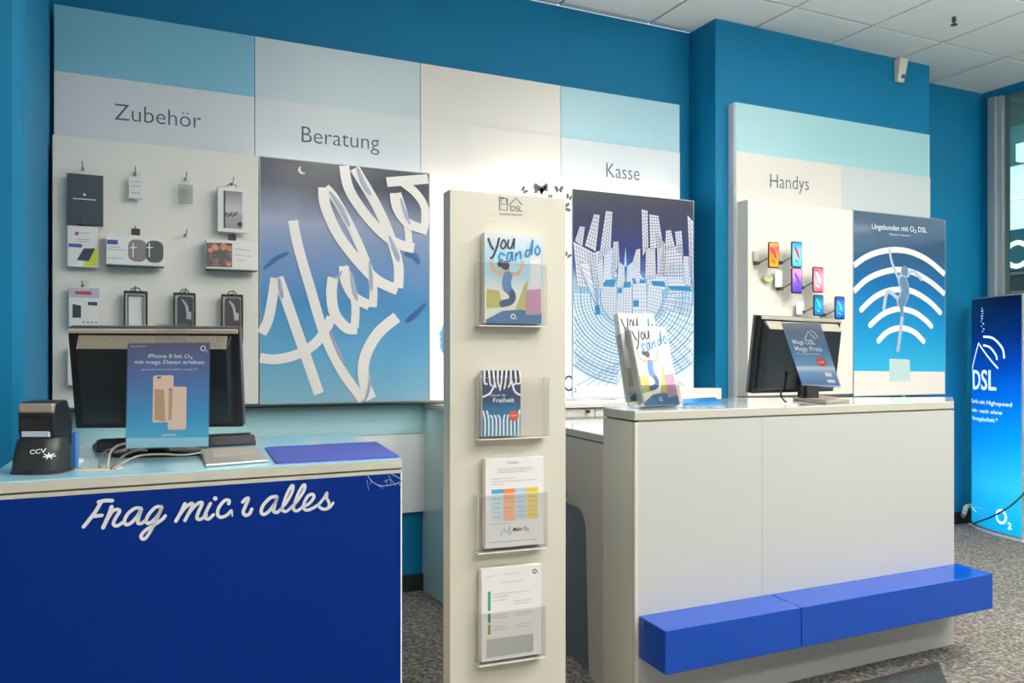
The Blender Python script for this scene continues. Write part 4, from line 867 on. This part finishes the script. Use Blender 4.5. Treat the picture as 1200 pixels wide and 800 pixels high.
def magazine(t, F, W, H, faded=False):        # "you can do" cover with a jumping person, trees, a pink block and a blue foreground
    m_ = MB(); m_.poly(F, [(W*.02, H*.0), (W*.98, 0), (W*.98, H*.13), (W*.6, H*.16), (W*.3, H*.14), (W*.02, H*.04)], .0004); build('ground_print', m_, mat('print_boulder', '#44719a', .35), t)
    m_ = MB(); m_.poly(F, [(W*.70, H*.10), (W*.97, H*.11), (W*.97, H*.40), (W*.70, H*.38)], .0008); build('block_print', m_, mat('print_mauve', '#b98ba4', .4), t)
    m_ = MB(); m_.poly(F, [(0.03*W, H*.16), (W*.3, H*.18), (W*.25, H*.36), (W*.03, H*.38)], .0003); m_.poly(F, [(W*.52, H*.16), (W*.7, H*.16), (W*.74, H*.5), (W*.68, H*.45)], .0003); build('tree_print', m_, mat('print_moss', '#b9b46a', .4), t)
    m_ = MB(); m_.poly(F, [(W*.78, H*.4), (W*.97, H*.4), (W*.97, H*.78), (W*.78, H*.8)], .0002); build('tower_print', m_, mat('print_haze', '#d9d8da', .4), t)
    m_ = MB()
    m_.stroke(F, [(W*.12, H*.72), (W*.14, H*.6), (W*.32, H*.55), (W*.42, H*.56)], W*.055, .0011); m_.stroke(F, [(W*.42, H*.56), (W*.58, H*.57), (W*.66, H*.7)], W*.05, .0011); m_.disc(F, W*.38, H*.60, W*.045, .0011, 14)
    build('skin_print', m_, mat('print_skin', '#d9a888', .4), t)
    m_ = MB(); m_.disc(F, W*.35, H*.645, W*.07, .0014, 14); m_.disc(F, W*.26, H*.66, W*.05, .0014, 10); build('hair_print', m_, mat('print_hair', '#4c3c48', .4), t)
    m_ = MB(); m_.stroke(F, [(W*.39, H*.53), (W*.37, H*.46), (W*.38, H*.4)], W*.15, .0015); build('clothes_print', m_, mat('print_denim', '#5b86b4', .4), t)
    m_ = MB(); m_.stroke(F, [(W*.38, H*.4), (W*.47, H*.32), (W*.44, H*.25), (W*.3, H*.22)], W*.11, .0013); build('leggings_print', m_, mat('print_leggings', '#3f5a7c', .4), t)
    m_ = MB(); s = W*.035
    m_.stroke(F, [(W*.06, H*.93), (W*.1, H*.86), (W*.14, H*.82)], s, .0018); m_.stroke(F, [(W*.24, H*.94), (W*.2, H*.84), (W*.14, H*.74), (W*.1, H*.72)], s, .0018)
    m_.stroke(F, [(W*.3, H*.92), (W*.27, H*.86), (W*.31, H*.83), (W*.36, H*.88), (W*.32, H*.93)], s*.8, .0018); m_.stroke(F, [(W*.4, H*.93), (W*.39, H*.85), (W*.45, H*.85), (W*.5, H*.95), (W*.49, H*.84)], s*.8, .0018)
    build('title_print', m_, INK, t)
    m_ = MB()
    m_.stroke(F, [(W*.33, H*.76), (W*.27, H*.78), (W*.24, H*.72), (W*.3, H*.7)], s*.8, .0019)
    m_.stroke(F, [(W*.45, H*.79), (W*.39, H*.78), (W*.38, H*.7), (W*.43, H*.71), (W*.46, H*.8), (W*.47, H*.71)], s*.8, .0019)
    m_.stroke(F, [(W*.52, H*.71), (W*.53, H*.79), (W*.53, H*.76), (W*.6, H*.81), (W*.61, H*.73)], s*.8, .0019)
    m_.stroke(F, [(W*.78, H*.83), (W*.71, H*.82), (W*.7, H*.76), (W*.76, H*.78), (W*.82, H*.95), (W*.8, H*.78)], s*.8, .0019)
    m_.stroke(F, [(W*.9, H*.88), (W*.86, H*.83), (W*.9, H*.78), (W*.95, H*.83), (W*.91, H*.88)], s*.8, .0019); build('title_print', m_, mat('print_sea_blue', '#2f7fb4', .4), t)
    m_ = MB(); m_.stroke(F, [(W*.48+W*.035*math.cos(a*.785), H*.08+W*.035*math.sin(a*.785)) for a in range(9)], W*.016, .0018); text(m_, F, '2', W*.53, H*.045, W*.02, W*.035, .0018); build('logo_print', m_, INKW, t)
MG = mat('cover_sky', ramp=[(0, '#dcdcc8'), (.35, '#dfe3dc'), (.55, '#a9cfe0'), (.75, '#a9d0e4'), (1, '#d9dcdd')], rough=.25)
t, F, W, H = leaf('magazine', 'thick You can do magazine with a jumping person, top pocket of the column', 568, 636, 272, 378.5, .035, .028, MG, 'magazine'); magazine(t, F, W, H)
t, F, W, H = leaf('booklet', 'narrow dark booklet titled Freiheit with a red dot, second pocket of the column', 565.5, 610, 434, 511, .035, .02, mat('cover_freiheit', ramp=[(0, '#2f93bc'), (.4, '#1f6f9f'), (.55, '#24456f'), (1, '#3a3f52')], rough=.3), 'booklet')
m_ = MB()
for k in range(9):
    x = W*(.05+k*.115); m_.stroke(F, [(x, H*.99), (x+W*.03*math.sin(k), H*.82), (x+(W*.06 if k < 4 else -W*.06), H*.7+.02*abs(4-k)/4)], W*.045, .0008)
for k in range(10):
    x = W*(.06+k*.098); m_.stroke(F, [(x, H*.01), (x, H*.25), (x+(-W*.05 if k < 5 else W*.03), H*(.38 if k in (0, 1, 9) else .31))], W*.045, .0008)
m_.stroke(F, [(W*.02, H*.6), (W*.2, H*.66), (W*.32, H*.8)], W*.05, .0008); m_.stroke(F, [(W*.98, H*.62), (W*.84, H*.68), (W*.75, H*.85)], W*.05, .0008)
text(m_, F, 'Freiheit', W*.27, H*.51, W*.56, H*.07, .0012, .01); text(m_, F, 'Hol dir die', W*.2, H*.605, W*.4, H*.035, .0012); build('lettering', m_, INKW, t)
m_ = MB(); m_.disc(F, W*.82, H*.3, W*.13, .0014, 20); build('badge_print', m_, mat('print_vermilion', '#d8503f', .4), t)
m_ = MB(); text(m_, F, 'GRATIS', W*.74, H*.29, W*.16, H*.025, .0018); build('badge_lettering', m_, INKW, t)
PS = mat('sheet_white', '#e4e2e0', .4)
t, F, W, H = leaf('price_list', 'stack of white price list sheets with a four-colour table, third pocket of the column', 569, 637, 538, 643, .035, .028, PS, 'leaflet')
cols = ('#3f95bd', '#e8804a', '#a9bede', '#dcb92a'); cols2 = ('#c6dfe6', '#f0b48a', '#c6d6e6', '#e6cf7a')
for k in range(4):
    m_ = MB(); m_.fbox(F, W*(.1+k*.2), W*(.3+k*.2), H*.61, H*.655, 0, .0006); build('table_head_print', m_, mat('table_head_%s' % cols[k][1:], cols[k], .5), t)
    m_ = MB(); m_.fbox(F, W*(.1+k*.2), W*(.3+k*.2), H*.3, H*.6095, 0, .0006); build('table_print', m_, mat('table_body_%s' % cols2[k][1:], cols2[k], .5), t)
m_ = MB()
for k in range(5):
    for c in range(4): m_.fbox(F, W*(.13+c*.2), W*(.26+c*.2), H*(.34+k*.052), H*(.347+k*.052), .0006, .001)
for (v, a_, b_) in ((.88, .2, .8), (.86, .2, .8), (.84, .2, .7), (.77, .1, .5), (.74, .1, .88), (.71, .1, .3), (.265, .1, .45), (.06, .08, .88)): m_.fbox(F, W*a_, W*b_, H*v, H*(v+.006), 0, .0006)
build('print', m_, GREY, t)
m_ = MB(); text(m_, F, 'Mehr O\u2082', W*.47, H*.17, W*.27, H*.045, .0008, .01); text(m_, F, 'Preisliste', W*.38, H*.94, W*.18, H*.02, .0008); build('lettering', m_, INK, t)
m_ = MB(); m_.stroke(F, [(W*.25, H*.13), (W*.3, H*.2), (W*.36, H*.17), (W*.42, H*.24), (W*.4, H*.14), (W*.48, H*.2)], W*.02, .0006); build('scribble_print', m_, mat('print_scribble', '#a9c6cf', .5), t)
t, F, W, H = leaf('info_sheet', 'stack of white info sheets with a green margin bar, bottom pocket of the column', 564.5, 634.5, 668, 776, .035, .028, PS, 'leaflet')
for (v0, v1, c) in ((.55, .76, '#3a9a80'), (.42, .52, '#5f8fa3'), (.29, .4, '#a8a04a')):
    m_ = MB(); m_.fbox(F, W*.1, W*.145, H*v0, H*v1, 0, .0006); build('bar_print', m_, mat('bar_%s' % c[1:], c, .5), t)
m_ = MB()
for (v, a_, b_) in ((.93, .36, .6), (.92, .06, .2), (.84, .3, .7), (.72, .18, .8), (.69, .18, .45), (.65, .18, .4), (.62, .52, .85), (.59, .52, .8), (.49, .2, .42), (.46, .2, .42), (.49, .55, .85), (.46, .55, .8), (.36, .2, .4), (.33, .2, .42), (.36, .55, .82), (.33, .55, .8)): m_.fbox(F, W*a_, W*b_, H*v, H*(v+.007), 0, .0006)
m_.fbox(F, W*.08, W*.86, H*.04, H*.24, 0, .0006); build('print', m_, mat('print_midgrey', '#b7b7b4', .5), t)
m_ = MB(); m_.stroke(F, [(W*.88+W*.03*math.cos(a*.785), H*.93+W*.03*math.sin(a*.785)) for a in range(9)], W*.016, .0008); text(m_, F, '2', W*.925, H*.905, W*.02, W*.035, .0008); build('logo_print', m_, INK, t)
# ------------------------------------------------------------------ right counter
CZ = 1.076; f0 = onZ(743.75, 482, CZ); f1 = onZ(1118, 470, CZ)
s1_ = onZ(707, 477.5, CZ); b1_ = onZ(1116, 465, CZ); b2_ = onZ(862, 466, CZ)
print('counter', f0, f1, (f1-f0).length)
rc = thing('sales_counter', 'cream sales counter on the right with a blue ledge along its front', 'counter', (f0+f1).xy.to_3d()/2+FWD*.2)
Qc = [(p.x, p.y) for p in (f0, f1, b1_, b2_, s1_)]
FK = Frame((f0.x, f0.y, 0), (f1-f0).xy.to_3d()); LK = (f1-f0).length
def shr(Q, d):
    c = sum((Vector(q) for q in Q), Vector((0, 0)))/len(Q); return [tuple(Vector(q)+(c-Vector(q)).normalized()*d) for q in Q]
build('worktop', MB().prism(Qc, CZ-.004, CZ), GLOSSW, rc)
build('worktop_edge', MB().prism(Qc, CZ-.032, CZ-.0045), SLABE, rc, bevel=.001)
build('shadow_gap', MB().prism(shr(Qc, .018), CZ-.038, CZ-.0325), mat('gap_olive', '#7c7868', .7), rc)
build('body', MB().prism([tuple(Vector(q)) for q in shr(Qc, .022)], 0.0, CZ-.0385), CREAM, rc)
sp_ = FK.px(893, 600)[0]
CW_ = mat('counter_front_white', '#bdbdb8', .22, coat=.1)
for a_, b_ in ((0.0005, sp_-.0006), (sp_+.0006, LK)): build('front_panel', MB().fbox(FK, a_, b_, .0, CZ-.0385, -.014, 0), CW_, rc)
# left flank, running back under the lower desk
LZ = .97; e0 = onZ(706, 510, LZ); e1 = onZ(662.5, 501, LZ); dirs = (e1-e0).normalized()
end = e0+dirs*1.05; FF = Frame((end.x, end.y, 0), (f0-end).xy.to_3d()); LF = (f0-end).xy.length; us = FF.px(707, 490)[0]
build('side_panel', MB().fbox(FF, us, LF-.0005, 0, CZ-.0385, -.014, 0), mat('flank_beige', '#d6cfbe', .3), rc)
inn = -.6
build('desk_top', MB().fbox(FF, 0, us-.001, LZ-.004, LZ, inn, 0), GLOSSW, rc)
build('desk_edge', MB().fbox(FF, 0, us-.001, LZ-.028, LZ-.0045, inn, 0), SLABE, rc)
build('desk_gap', MB().fbox(FF, 0, us-.001, LZ-.034, LZ-.0285, inn, -.006), MATS['gap_olive'], rc)
# side of the desk, with a round-cornered grey inset shaped as the column's shadow
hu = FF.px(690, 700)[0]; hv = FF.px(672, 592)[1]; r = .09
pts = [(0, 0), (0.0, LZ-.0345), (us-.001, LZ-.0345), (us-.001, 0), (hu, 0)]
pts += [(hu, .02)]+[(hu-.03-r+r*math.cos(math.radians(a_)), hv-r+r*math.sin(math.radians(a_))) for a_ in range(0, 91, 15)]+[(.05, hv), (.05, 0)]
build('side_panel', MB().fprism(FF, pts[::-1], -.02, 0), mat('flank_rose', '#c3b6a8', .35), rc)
build('shadow_inset', MB().fbox(FF, .03, hu+.01, 0.0, hv+.02, -.03, -.0205), mat('shadow_grey', '#67717a', .5), rc)
kq = FF.px(664.5, 576); m_ = MB(); m_.tube([FF.P(kq[0]+.022*math.cos(a_*.6), kq[1]+.022*math.sin(a_*.6), .012) for a_ in range(-3, 5)], .005, 8); m_.tube([FF.P(kq[0]-.012, kq[1], 0), FF.P(kq[0]-.012, kq[1], .014)], .006, 8, smooth=False); build('bag_hook', m_, CHROME, rc)
# the blue ledge
BZ0, BZ1 = .209, .356
bA = onZ(747, 720.5, BZ1); bB = onZ(780, 739.5, BZ1); bC = onZ(1163.6, 672, BZ1); bD = onZ(1120, 659.5, BZ1)
BL_ = mat('ledge_blue', '#0044aa', .14, spec=.5)
mf = onZ(938, 711, BZ1); tt = (mf-bB).length/(bC-bB).length
n_off = FK.N*.001
def onface(p): 
    d = (p-FK.o).dot(FK.N); return p-FK.N*(d-.0008)
bA, bD = onface(bA), onface(bD)
for (s0, s1v) in ((0, tt-.001), (tt+.001, 1)):
    q = [bB.lerp(bC, s0), bB.lerp(bC, s1v), bA.lerp(bD, s1v), bA.lerp(bD, s0)]
    build('ledge_segment', MB().prism([(p.x, p.y) for p in q], BZ0, BZ1), BL_, rc, bevel=.003)
# dark sheet standing in for the shadow on the carpet before the counter
mq = [onZ(x, y, 0) for x, y in ((1000, 803), (1103, 775.5), (1075, 770), (960, 797))]
m2 = [onZ(x, y, 0) for x, y in ((980, 815), (1106, 776), (1180, 810), (1100, 870))]
build('floor_shade', MB().prism([(p.x, p.y) for p in (onZ(930, 845, 0), onZ(1115, 815, 0), onZ(1100, 777, 0), onZ(985, 806, 0))], .0005, .006), mat('shade_dark', '#363a3a', .9, vary=.3, vscale=60), label='dark sheet for the shadow on the carpet in front of the right counter', cat='shade sheet')
# ------------------------------------------------------------------ on the right counter
def holder_mag(TL, TR, BL, dTL, dTR, dBL, lab, back, name='magazine'):
    F, W, H = sheet(TL, TR, BL, dTL, dBL, dTR)
    t = thing(name, lab, 'magazine', F.P(W/2, 0)); build('pages', MB().fbox(F, 0, W, 0, H, -.03, -.0008), PAPER, t); cv = build('cover', MB().fbox(F, 0, W, 0, H, -.0006, 0), MG2, t); magazine(cv, F, W, H); return F, W, H
MG2 = mat('cover_pale', ramp=[(0, '#e9e6d2'), (.35, '#ecebe0'), (.6, '#dfeaf0'), (1, '#ece9e4')], rough=.25)
F, W, H = holder_mag((732.5, 382), (776, 383), (754, 476), 3.20, 3.30, 3.14, 'front You can do magazine in the clear stand on the right counter', False)
F2_, W2_, H2_ = holder_mag((718, 367), (760, 368), (738.5, 470), 3.30, 3.40, 3.26, 'rear You can do magazine, standing higher behind the front one on the right counter', True)
t = thing('brochure_stand', 'clear acrylic two-tier brochure stand holding the magazines on the right counter', 'brochure stand', F.P(W/2, -.01))
m_ = MB(); m_.fbox(F, -.004, -.0005, .012, H*.95, -.075, .012).prism([(p.x, p.y) for p in (F.P(-.004, 0, .012), F.P(W+.004, 0, .012), F.P(W+.004, 0, -.085), F.P(-.004, 0, -.085))], CZ+.0005, CZ+.003).fbox(F, -.0005, W, .001, H*.25, .008, .0115); build('stand', m_, clear('acrylic_stand', .86, .2), t)
m_ = MB(); m_.fbox(F, -.0065, -.0045, .001, H*.95, .009, .0125).fbox(F, -.0065, -.0045, .018, H*.98, -.078, -.0745); build('stand_edge', m_, mat('stand_edge_dark', '#8a948e', .3), t)
# blue leaflets beside them
def flat(pts, z0, z1, m, name, lab, cat):
    q = [onZ(x, y, z1) for x, y in pts]; return build(name, MB().prism([(p.x, p.y) for p in q], z0, z1), m, label=lab, cat=cat)
flat([(800, 472.5), (843, 470.5), (838, 465.5), (800, 467)], CZ+.0005, CZ+.012, mat('leaflet_blue', '#2f86cf', .3), 'leaflet', 'blue leaflet stack lying right of the brochure stand', 'leaflet')
flat([(803, 477.3), (850, 475.2), (846, 473.4), (801, 475)], CZ+.0005, CZ+.004, mat('leaflet_photo', '#8a9aa8', .3, vary=.4, vscale=30), 'leaflet', 'grey picture leaflet in front of the blue leaflet stack', 'leaflet')
# right monitor
t, F, W, H, Fb = monitor('monitor', 'black flat monitor seen from behind on the right counter', (889, 369.5), (984, 374.5), (882, 461), (977, 460), 3.60, 3.93, 3.64, CZ)
q4 = [onZ(x, y, CZ+.014) for x, y in ((929, 465), (968, 469.6), (996, 467.8), (960, 462.3))]
build('stand_base', MB().prism([(p.x, p.y) for p in q4], CZ+.0008, CZ+.014), mat('base_champagne', '#a39a8a', .35, metal=.3), t, bevel=.003)
cq = F.P(W/2, 0, .045).lerp(sum(q4, Vector())/4, .35); nb = MB(); nb.box(cq.x-.035, cq.x+.035, cq.y-.02, cq.y+.02, CZ+.0145, CZ+.08); build('stand_neck', nb, mat('neck_dark', '#2b2b2b', .3), t)
F, W, H = sheet((912.5, 378.5), (957.5, 378.5), (940, 451), 3.52, 3.62, 3.38)
t = thing('sign_holder', 'clear acrylic holder with a Mega DSL advert leaning off the right monitor', 'sign holder', F.P(W/2, 0))
W = W*1.0; build('holder', MB().fbox(F, -.004, W+.004, -.004, H+.004, -.005, -.0035), ACRYL, t)
ad = build('advert_sheet', MB().fbox(F, 0, W, 0, H, -.003, -.001), mat('print_mega', ramp=[(0, '#cfe0ea'), (.04, '#4b79b4'), (.22, '#7aa6d2'), (.3, '#d5e4ec'), (.34, '#6fa3cb'), (.6, '#4b7fae'), (.85, '#6b7f93'), (1, '#98a0a4')], rough=.3), t)
m_ = MB(); text(m_, F, 'Mega DSL', W*.14, H*.67, W*.58, H*.075, 0, .008); text(m_, F, 'Mega Preis', W*.14, H*.565, W*.7, H*.075, 0, .008); text(m_, F, 'Jetzt zum Sparpreis surfen', W*.14, H*.51, W*.62, H*.025, 0)
m_.stroke(F, [(W*.5, H*.76), (W*.63, H*.87), (W*.76, H*.76)], W*.022, 0, smooth=False); m_.stroke(F, [(W*.68, H*.88), (W*.78, H*.86), (W*.84, H*.78)], W*.018, 0)
build('lettering', m_, INKW, ad)
m_ = MB(); m_.disc(F, W*.72, H*.40, W*.13, .0003, 20, rv=W*.13); build('badge_print', m_, MATS['print_vermilion'], ad)
m_ = MB(); text(m_, F, '14,99', W*.65, H*.38, W*.15, H*.03, .0008); m_.poly(F, [(W*.72, H*.17), (W*.88, H*.17), (W*.88, H*.23), (W*.72, H*.23)], .0003); m_.poly(F, [(W*.72, H*.07), (W*.92, H*.07), (W*.92, H*.12), (W*.72, H*.12)], .0003); build('label_print', m_, INKW, ad)
b_ = MB(); b_.tube([at(917, 452, 3.55), at(915, 462, 3.55), at(919, 469.5, 3.5), at(921, 470.5, 3.48)], .004, 6); build('cable', b_, BLACK, label='short black cable hanging from the right monitor', cat='cable')
# ------------------------------------------------------------------ illuminated totem in the corner
g0_ = onZ(1138, 615, 0); g1_ = onZ(1197.5, 634.5, 0); tw = (g1_-g0_).length
warp = lambda u, v: .045*(1-(2*min(max(u/tw, 0), 1)-1)**2)
FTt = Frame((g0_.x, g0_.y, 0), g1_-g0_, warp=warp); TH = FTt.px(1168, 347)[1]
print('totem', g0_, g1_, tw, TH)
tt_ = thing('light_totem', 'glowing blue curved DSL totem by the shop window', 'totem', FTt.P(tw/2, 0))
def curved(u0, u1, v0, v1, w0, w1, n=14, dome=0):
    m = MB(); vs = []
    for k in range(n+1):
        u = u0+(u1-u0)*k/n; vt = v1
        vs += [FTt.P(u, v0, w0), FTt.P(u, vt, w0), FTt.P(u, v0, w1), FTt.P(u, vt, w1)]
    fs = []
    for k in range(n):
        a, b = 4*k, 4*k+4
        fs += [(a+2, b+2, b+3, a+3), (a, a+1, b+1, b), (a+1, a+3, b+3, b+1), (a, b, b+2, a+2)]
    fs += [(0, 2, 3, 1), (4*n, 4*n+1, 4*n+3, 4*n+2)]; m.add(vs, fs); return m
build('glow_panel', curved(0.012, tw-.006, .03, TH-.01, -.004, 0), mat('totem_glow', ramp=[(0, '#00a8e0'), (.2, '#2cbcf6'), (.36, '#0a9cf0'), (.55, '#0270e0'), (.7, '#0444b0'), (.84, '#05286c'), (1, '#081030')], rough=.2, emis=.75), tt_, smooth=True)
build('housing', curved(0, tw, .012, TH, -.05, -.0045), mat('totem_housing', '#9aa4a6', .4), tt_, smooth=True)
build('base_plate', curved(-.01, tw+.03, 0, .0115, -.09, .02), mat('totem_base', '#dfe3e3', .3), tt_)
GL = mat('glow_white', '#d8f4ff', .3, emis=1.1)
m_ = MB(); TS = (1120, 340, 2.6667)
T_ = lambda pts, wd=2.0, **k: m_.pxs(FTt, [(TS[0]+x/TS[2], TS[1]+y/TS[2]) for x, y in pts], wd, .002, **k)
T_([(55, 245), (85, 165), (148, 243)], 2.0, smooth=False); T_([(58, 248), (60, 300)], 1.3, smooth=False)
T_([(105, 145), (135, 150), (160, 180), (165, 210)], 2.6); T_([(105, 172), (125, 178), (142, 200), (146, 215)], 2.4)
q = lambda x, y: (TS[0]+x/TS[2], TS[1]+y/TS[2])
build('house_sign', m_, GL, tt_, kind='stuff'); m_ = MB()
ptext(m_, FTt, 'DSL', q(60, 308), q(144, 312), q(60, 250), .002, .012)
build('lettering', m_, GL, tt_); m_ = MB()
ptext(m_, FTt, 'Surfe mit Highspeed', q(52, 350), q(184, 364), q(52, 338), .002); ptext(m_, FTt, 'rein - auch ohne', q(54, 378), q(160, 389), q(54, 366), .002); ptext(m_, FTt, 'Vertragslaufzeit.*', q(55, 404), q(148, 413), q(55, 392), .002)
build('lettering', m_, GL, tt_); m_ = MB()
u, v = FTt.px(*q(158, 707)); m_.stroke(FTt, [(u+.045*math.cos(a*math.pi/8), v+.045*math.sin(a*math.pi/8)) for a in range(17)], .017, .002); text(m_, FTt, '2', u+.06, v-.075, .032, .045, .002, .03)
build('logo_print', m_, GL, tt_); m_ = MB()
for k in range(10): T_([(100+random.uniform(-5, 8), 55+k*8), (100+random.uniform(-5, 8), 58+k*8)], .8, smooth=False)
T_([(52, 678), (75, 692)], .6, smooth=False)
build('sparkle_print', m_, GL, tt_)
b_ = MB(); b_.tube([at(1200+18, 560, 5.85), at(1204, 574, 5.85), at(1185, 592, 5.72), at(1165, 604, 5.8), at(1150, 610, 6.1), onZ(1140, 613.5, .012)], .006, 8); build('cable', b_, BLACK, smooth=True, label='black cable sagging across the foot of the glowing totem', cat='cable')
b_ = MB(); pts = [onZ(1119, 608, .02), onZ(1126, 607, .02), at(1130, 600, 6.4), at(1132, 594, 6.5), at(1137, 592.5, 6.6)]; pp = spline([Vector(p) for p in pts], 8)
for k in range(len(pp)-1): b_.tube([pp[k], pp[k].lerp(pp[k+1], .55)], .017, 10, smooth=False)
b_.tube(pp, .013, 8, smooth=False); build('cable_conduit', b_, mat('conduit_white', '#c9c6bc', .5), label='white ribbed cable conduit on the floor beside the totem', cat='conduit')
# ------------------------------------------------------------------ ceiling items
FPl = WF(YP); a = FPl.px(1052.5, 94.5, .04); b = FPl.px(1063, 69.5, .045)
t = thing('motion_sensor', 'white motion sensor high on the blue pillar near its right edge', 'sensor', FPl.P((a[0]+b[0])/2, a[1]))
m_ = MB(); w_ = b[0]-a[0]; m_.hexa([FPl.P(a[0]+.01, a[1], .03), FPl.P(b[0]-.01, a[1], .03), FPl.P(b[0]-.006, a[1], .0008), FPl.P(a[0]+.006, a[1], .0008), FPl.P(a[0], b[1]-.0, .06), FPl.P(b[0], b[1]-.0, .06), FPl.P(b[0], b[1], .0008), FPl.P(a[0], b[1], .0008)]); build('housing', m_, mat('sensor_white', '#cfccbf', .4), t, bevel=.006)
c_ = FPl.px(1058.5, 89, .04); m_ = MB(); m_.tube([FPl.P(c_[0], c_[1], .03), FPl.P(c_[0], c_[1]-.004, .045)], .014, 12, smooth=False); build('lens', m_, mat('lens_grey', '#55585a', .3), t)
p = onZ(1118, 20, CEIL); t = thing('sprinkler', 'small dark sprinkler head hanging from a ceiling tile, top right', 'sprinkler', (p.x, p.y, CEIL-.05))
build('stem', MB().tube([(p.x, p.y, CEIL-.0005), (p.x, p.y, CEIL-.03)], .012, 10, smooth=False), mat('sprinkler_dark', '#55544e', .4, metal=.5), t)
build('deflector', MB().tube([(p.x, p.y, CEIL-.045), (p.x, p.y, CEIL-.05)], .02, 12, smooth=False).tube([(p.x, p.y, CEIL-.03), (p.x, p.y, CEIL-.045)], .005, 8, smooth=False), MATS['sprinkler_dark'], t)
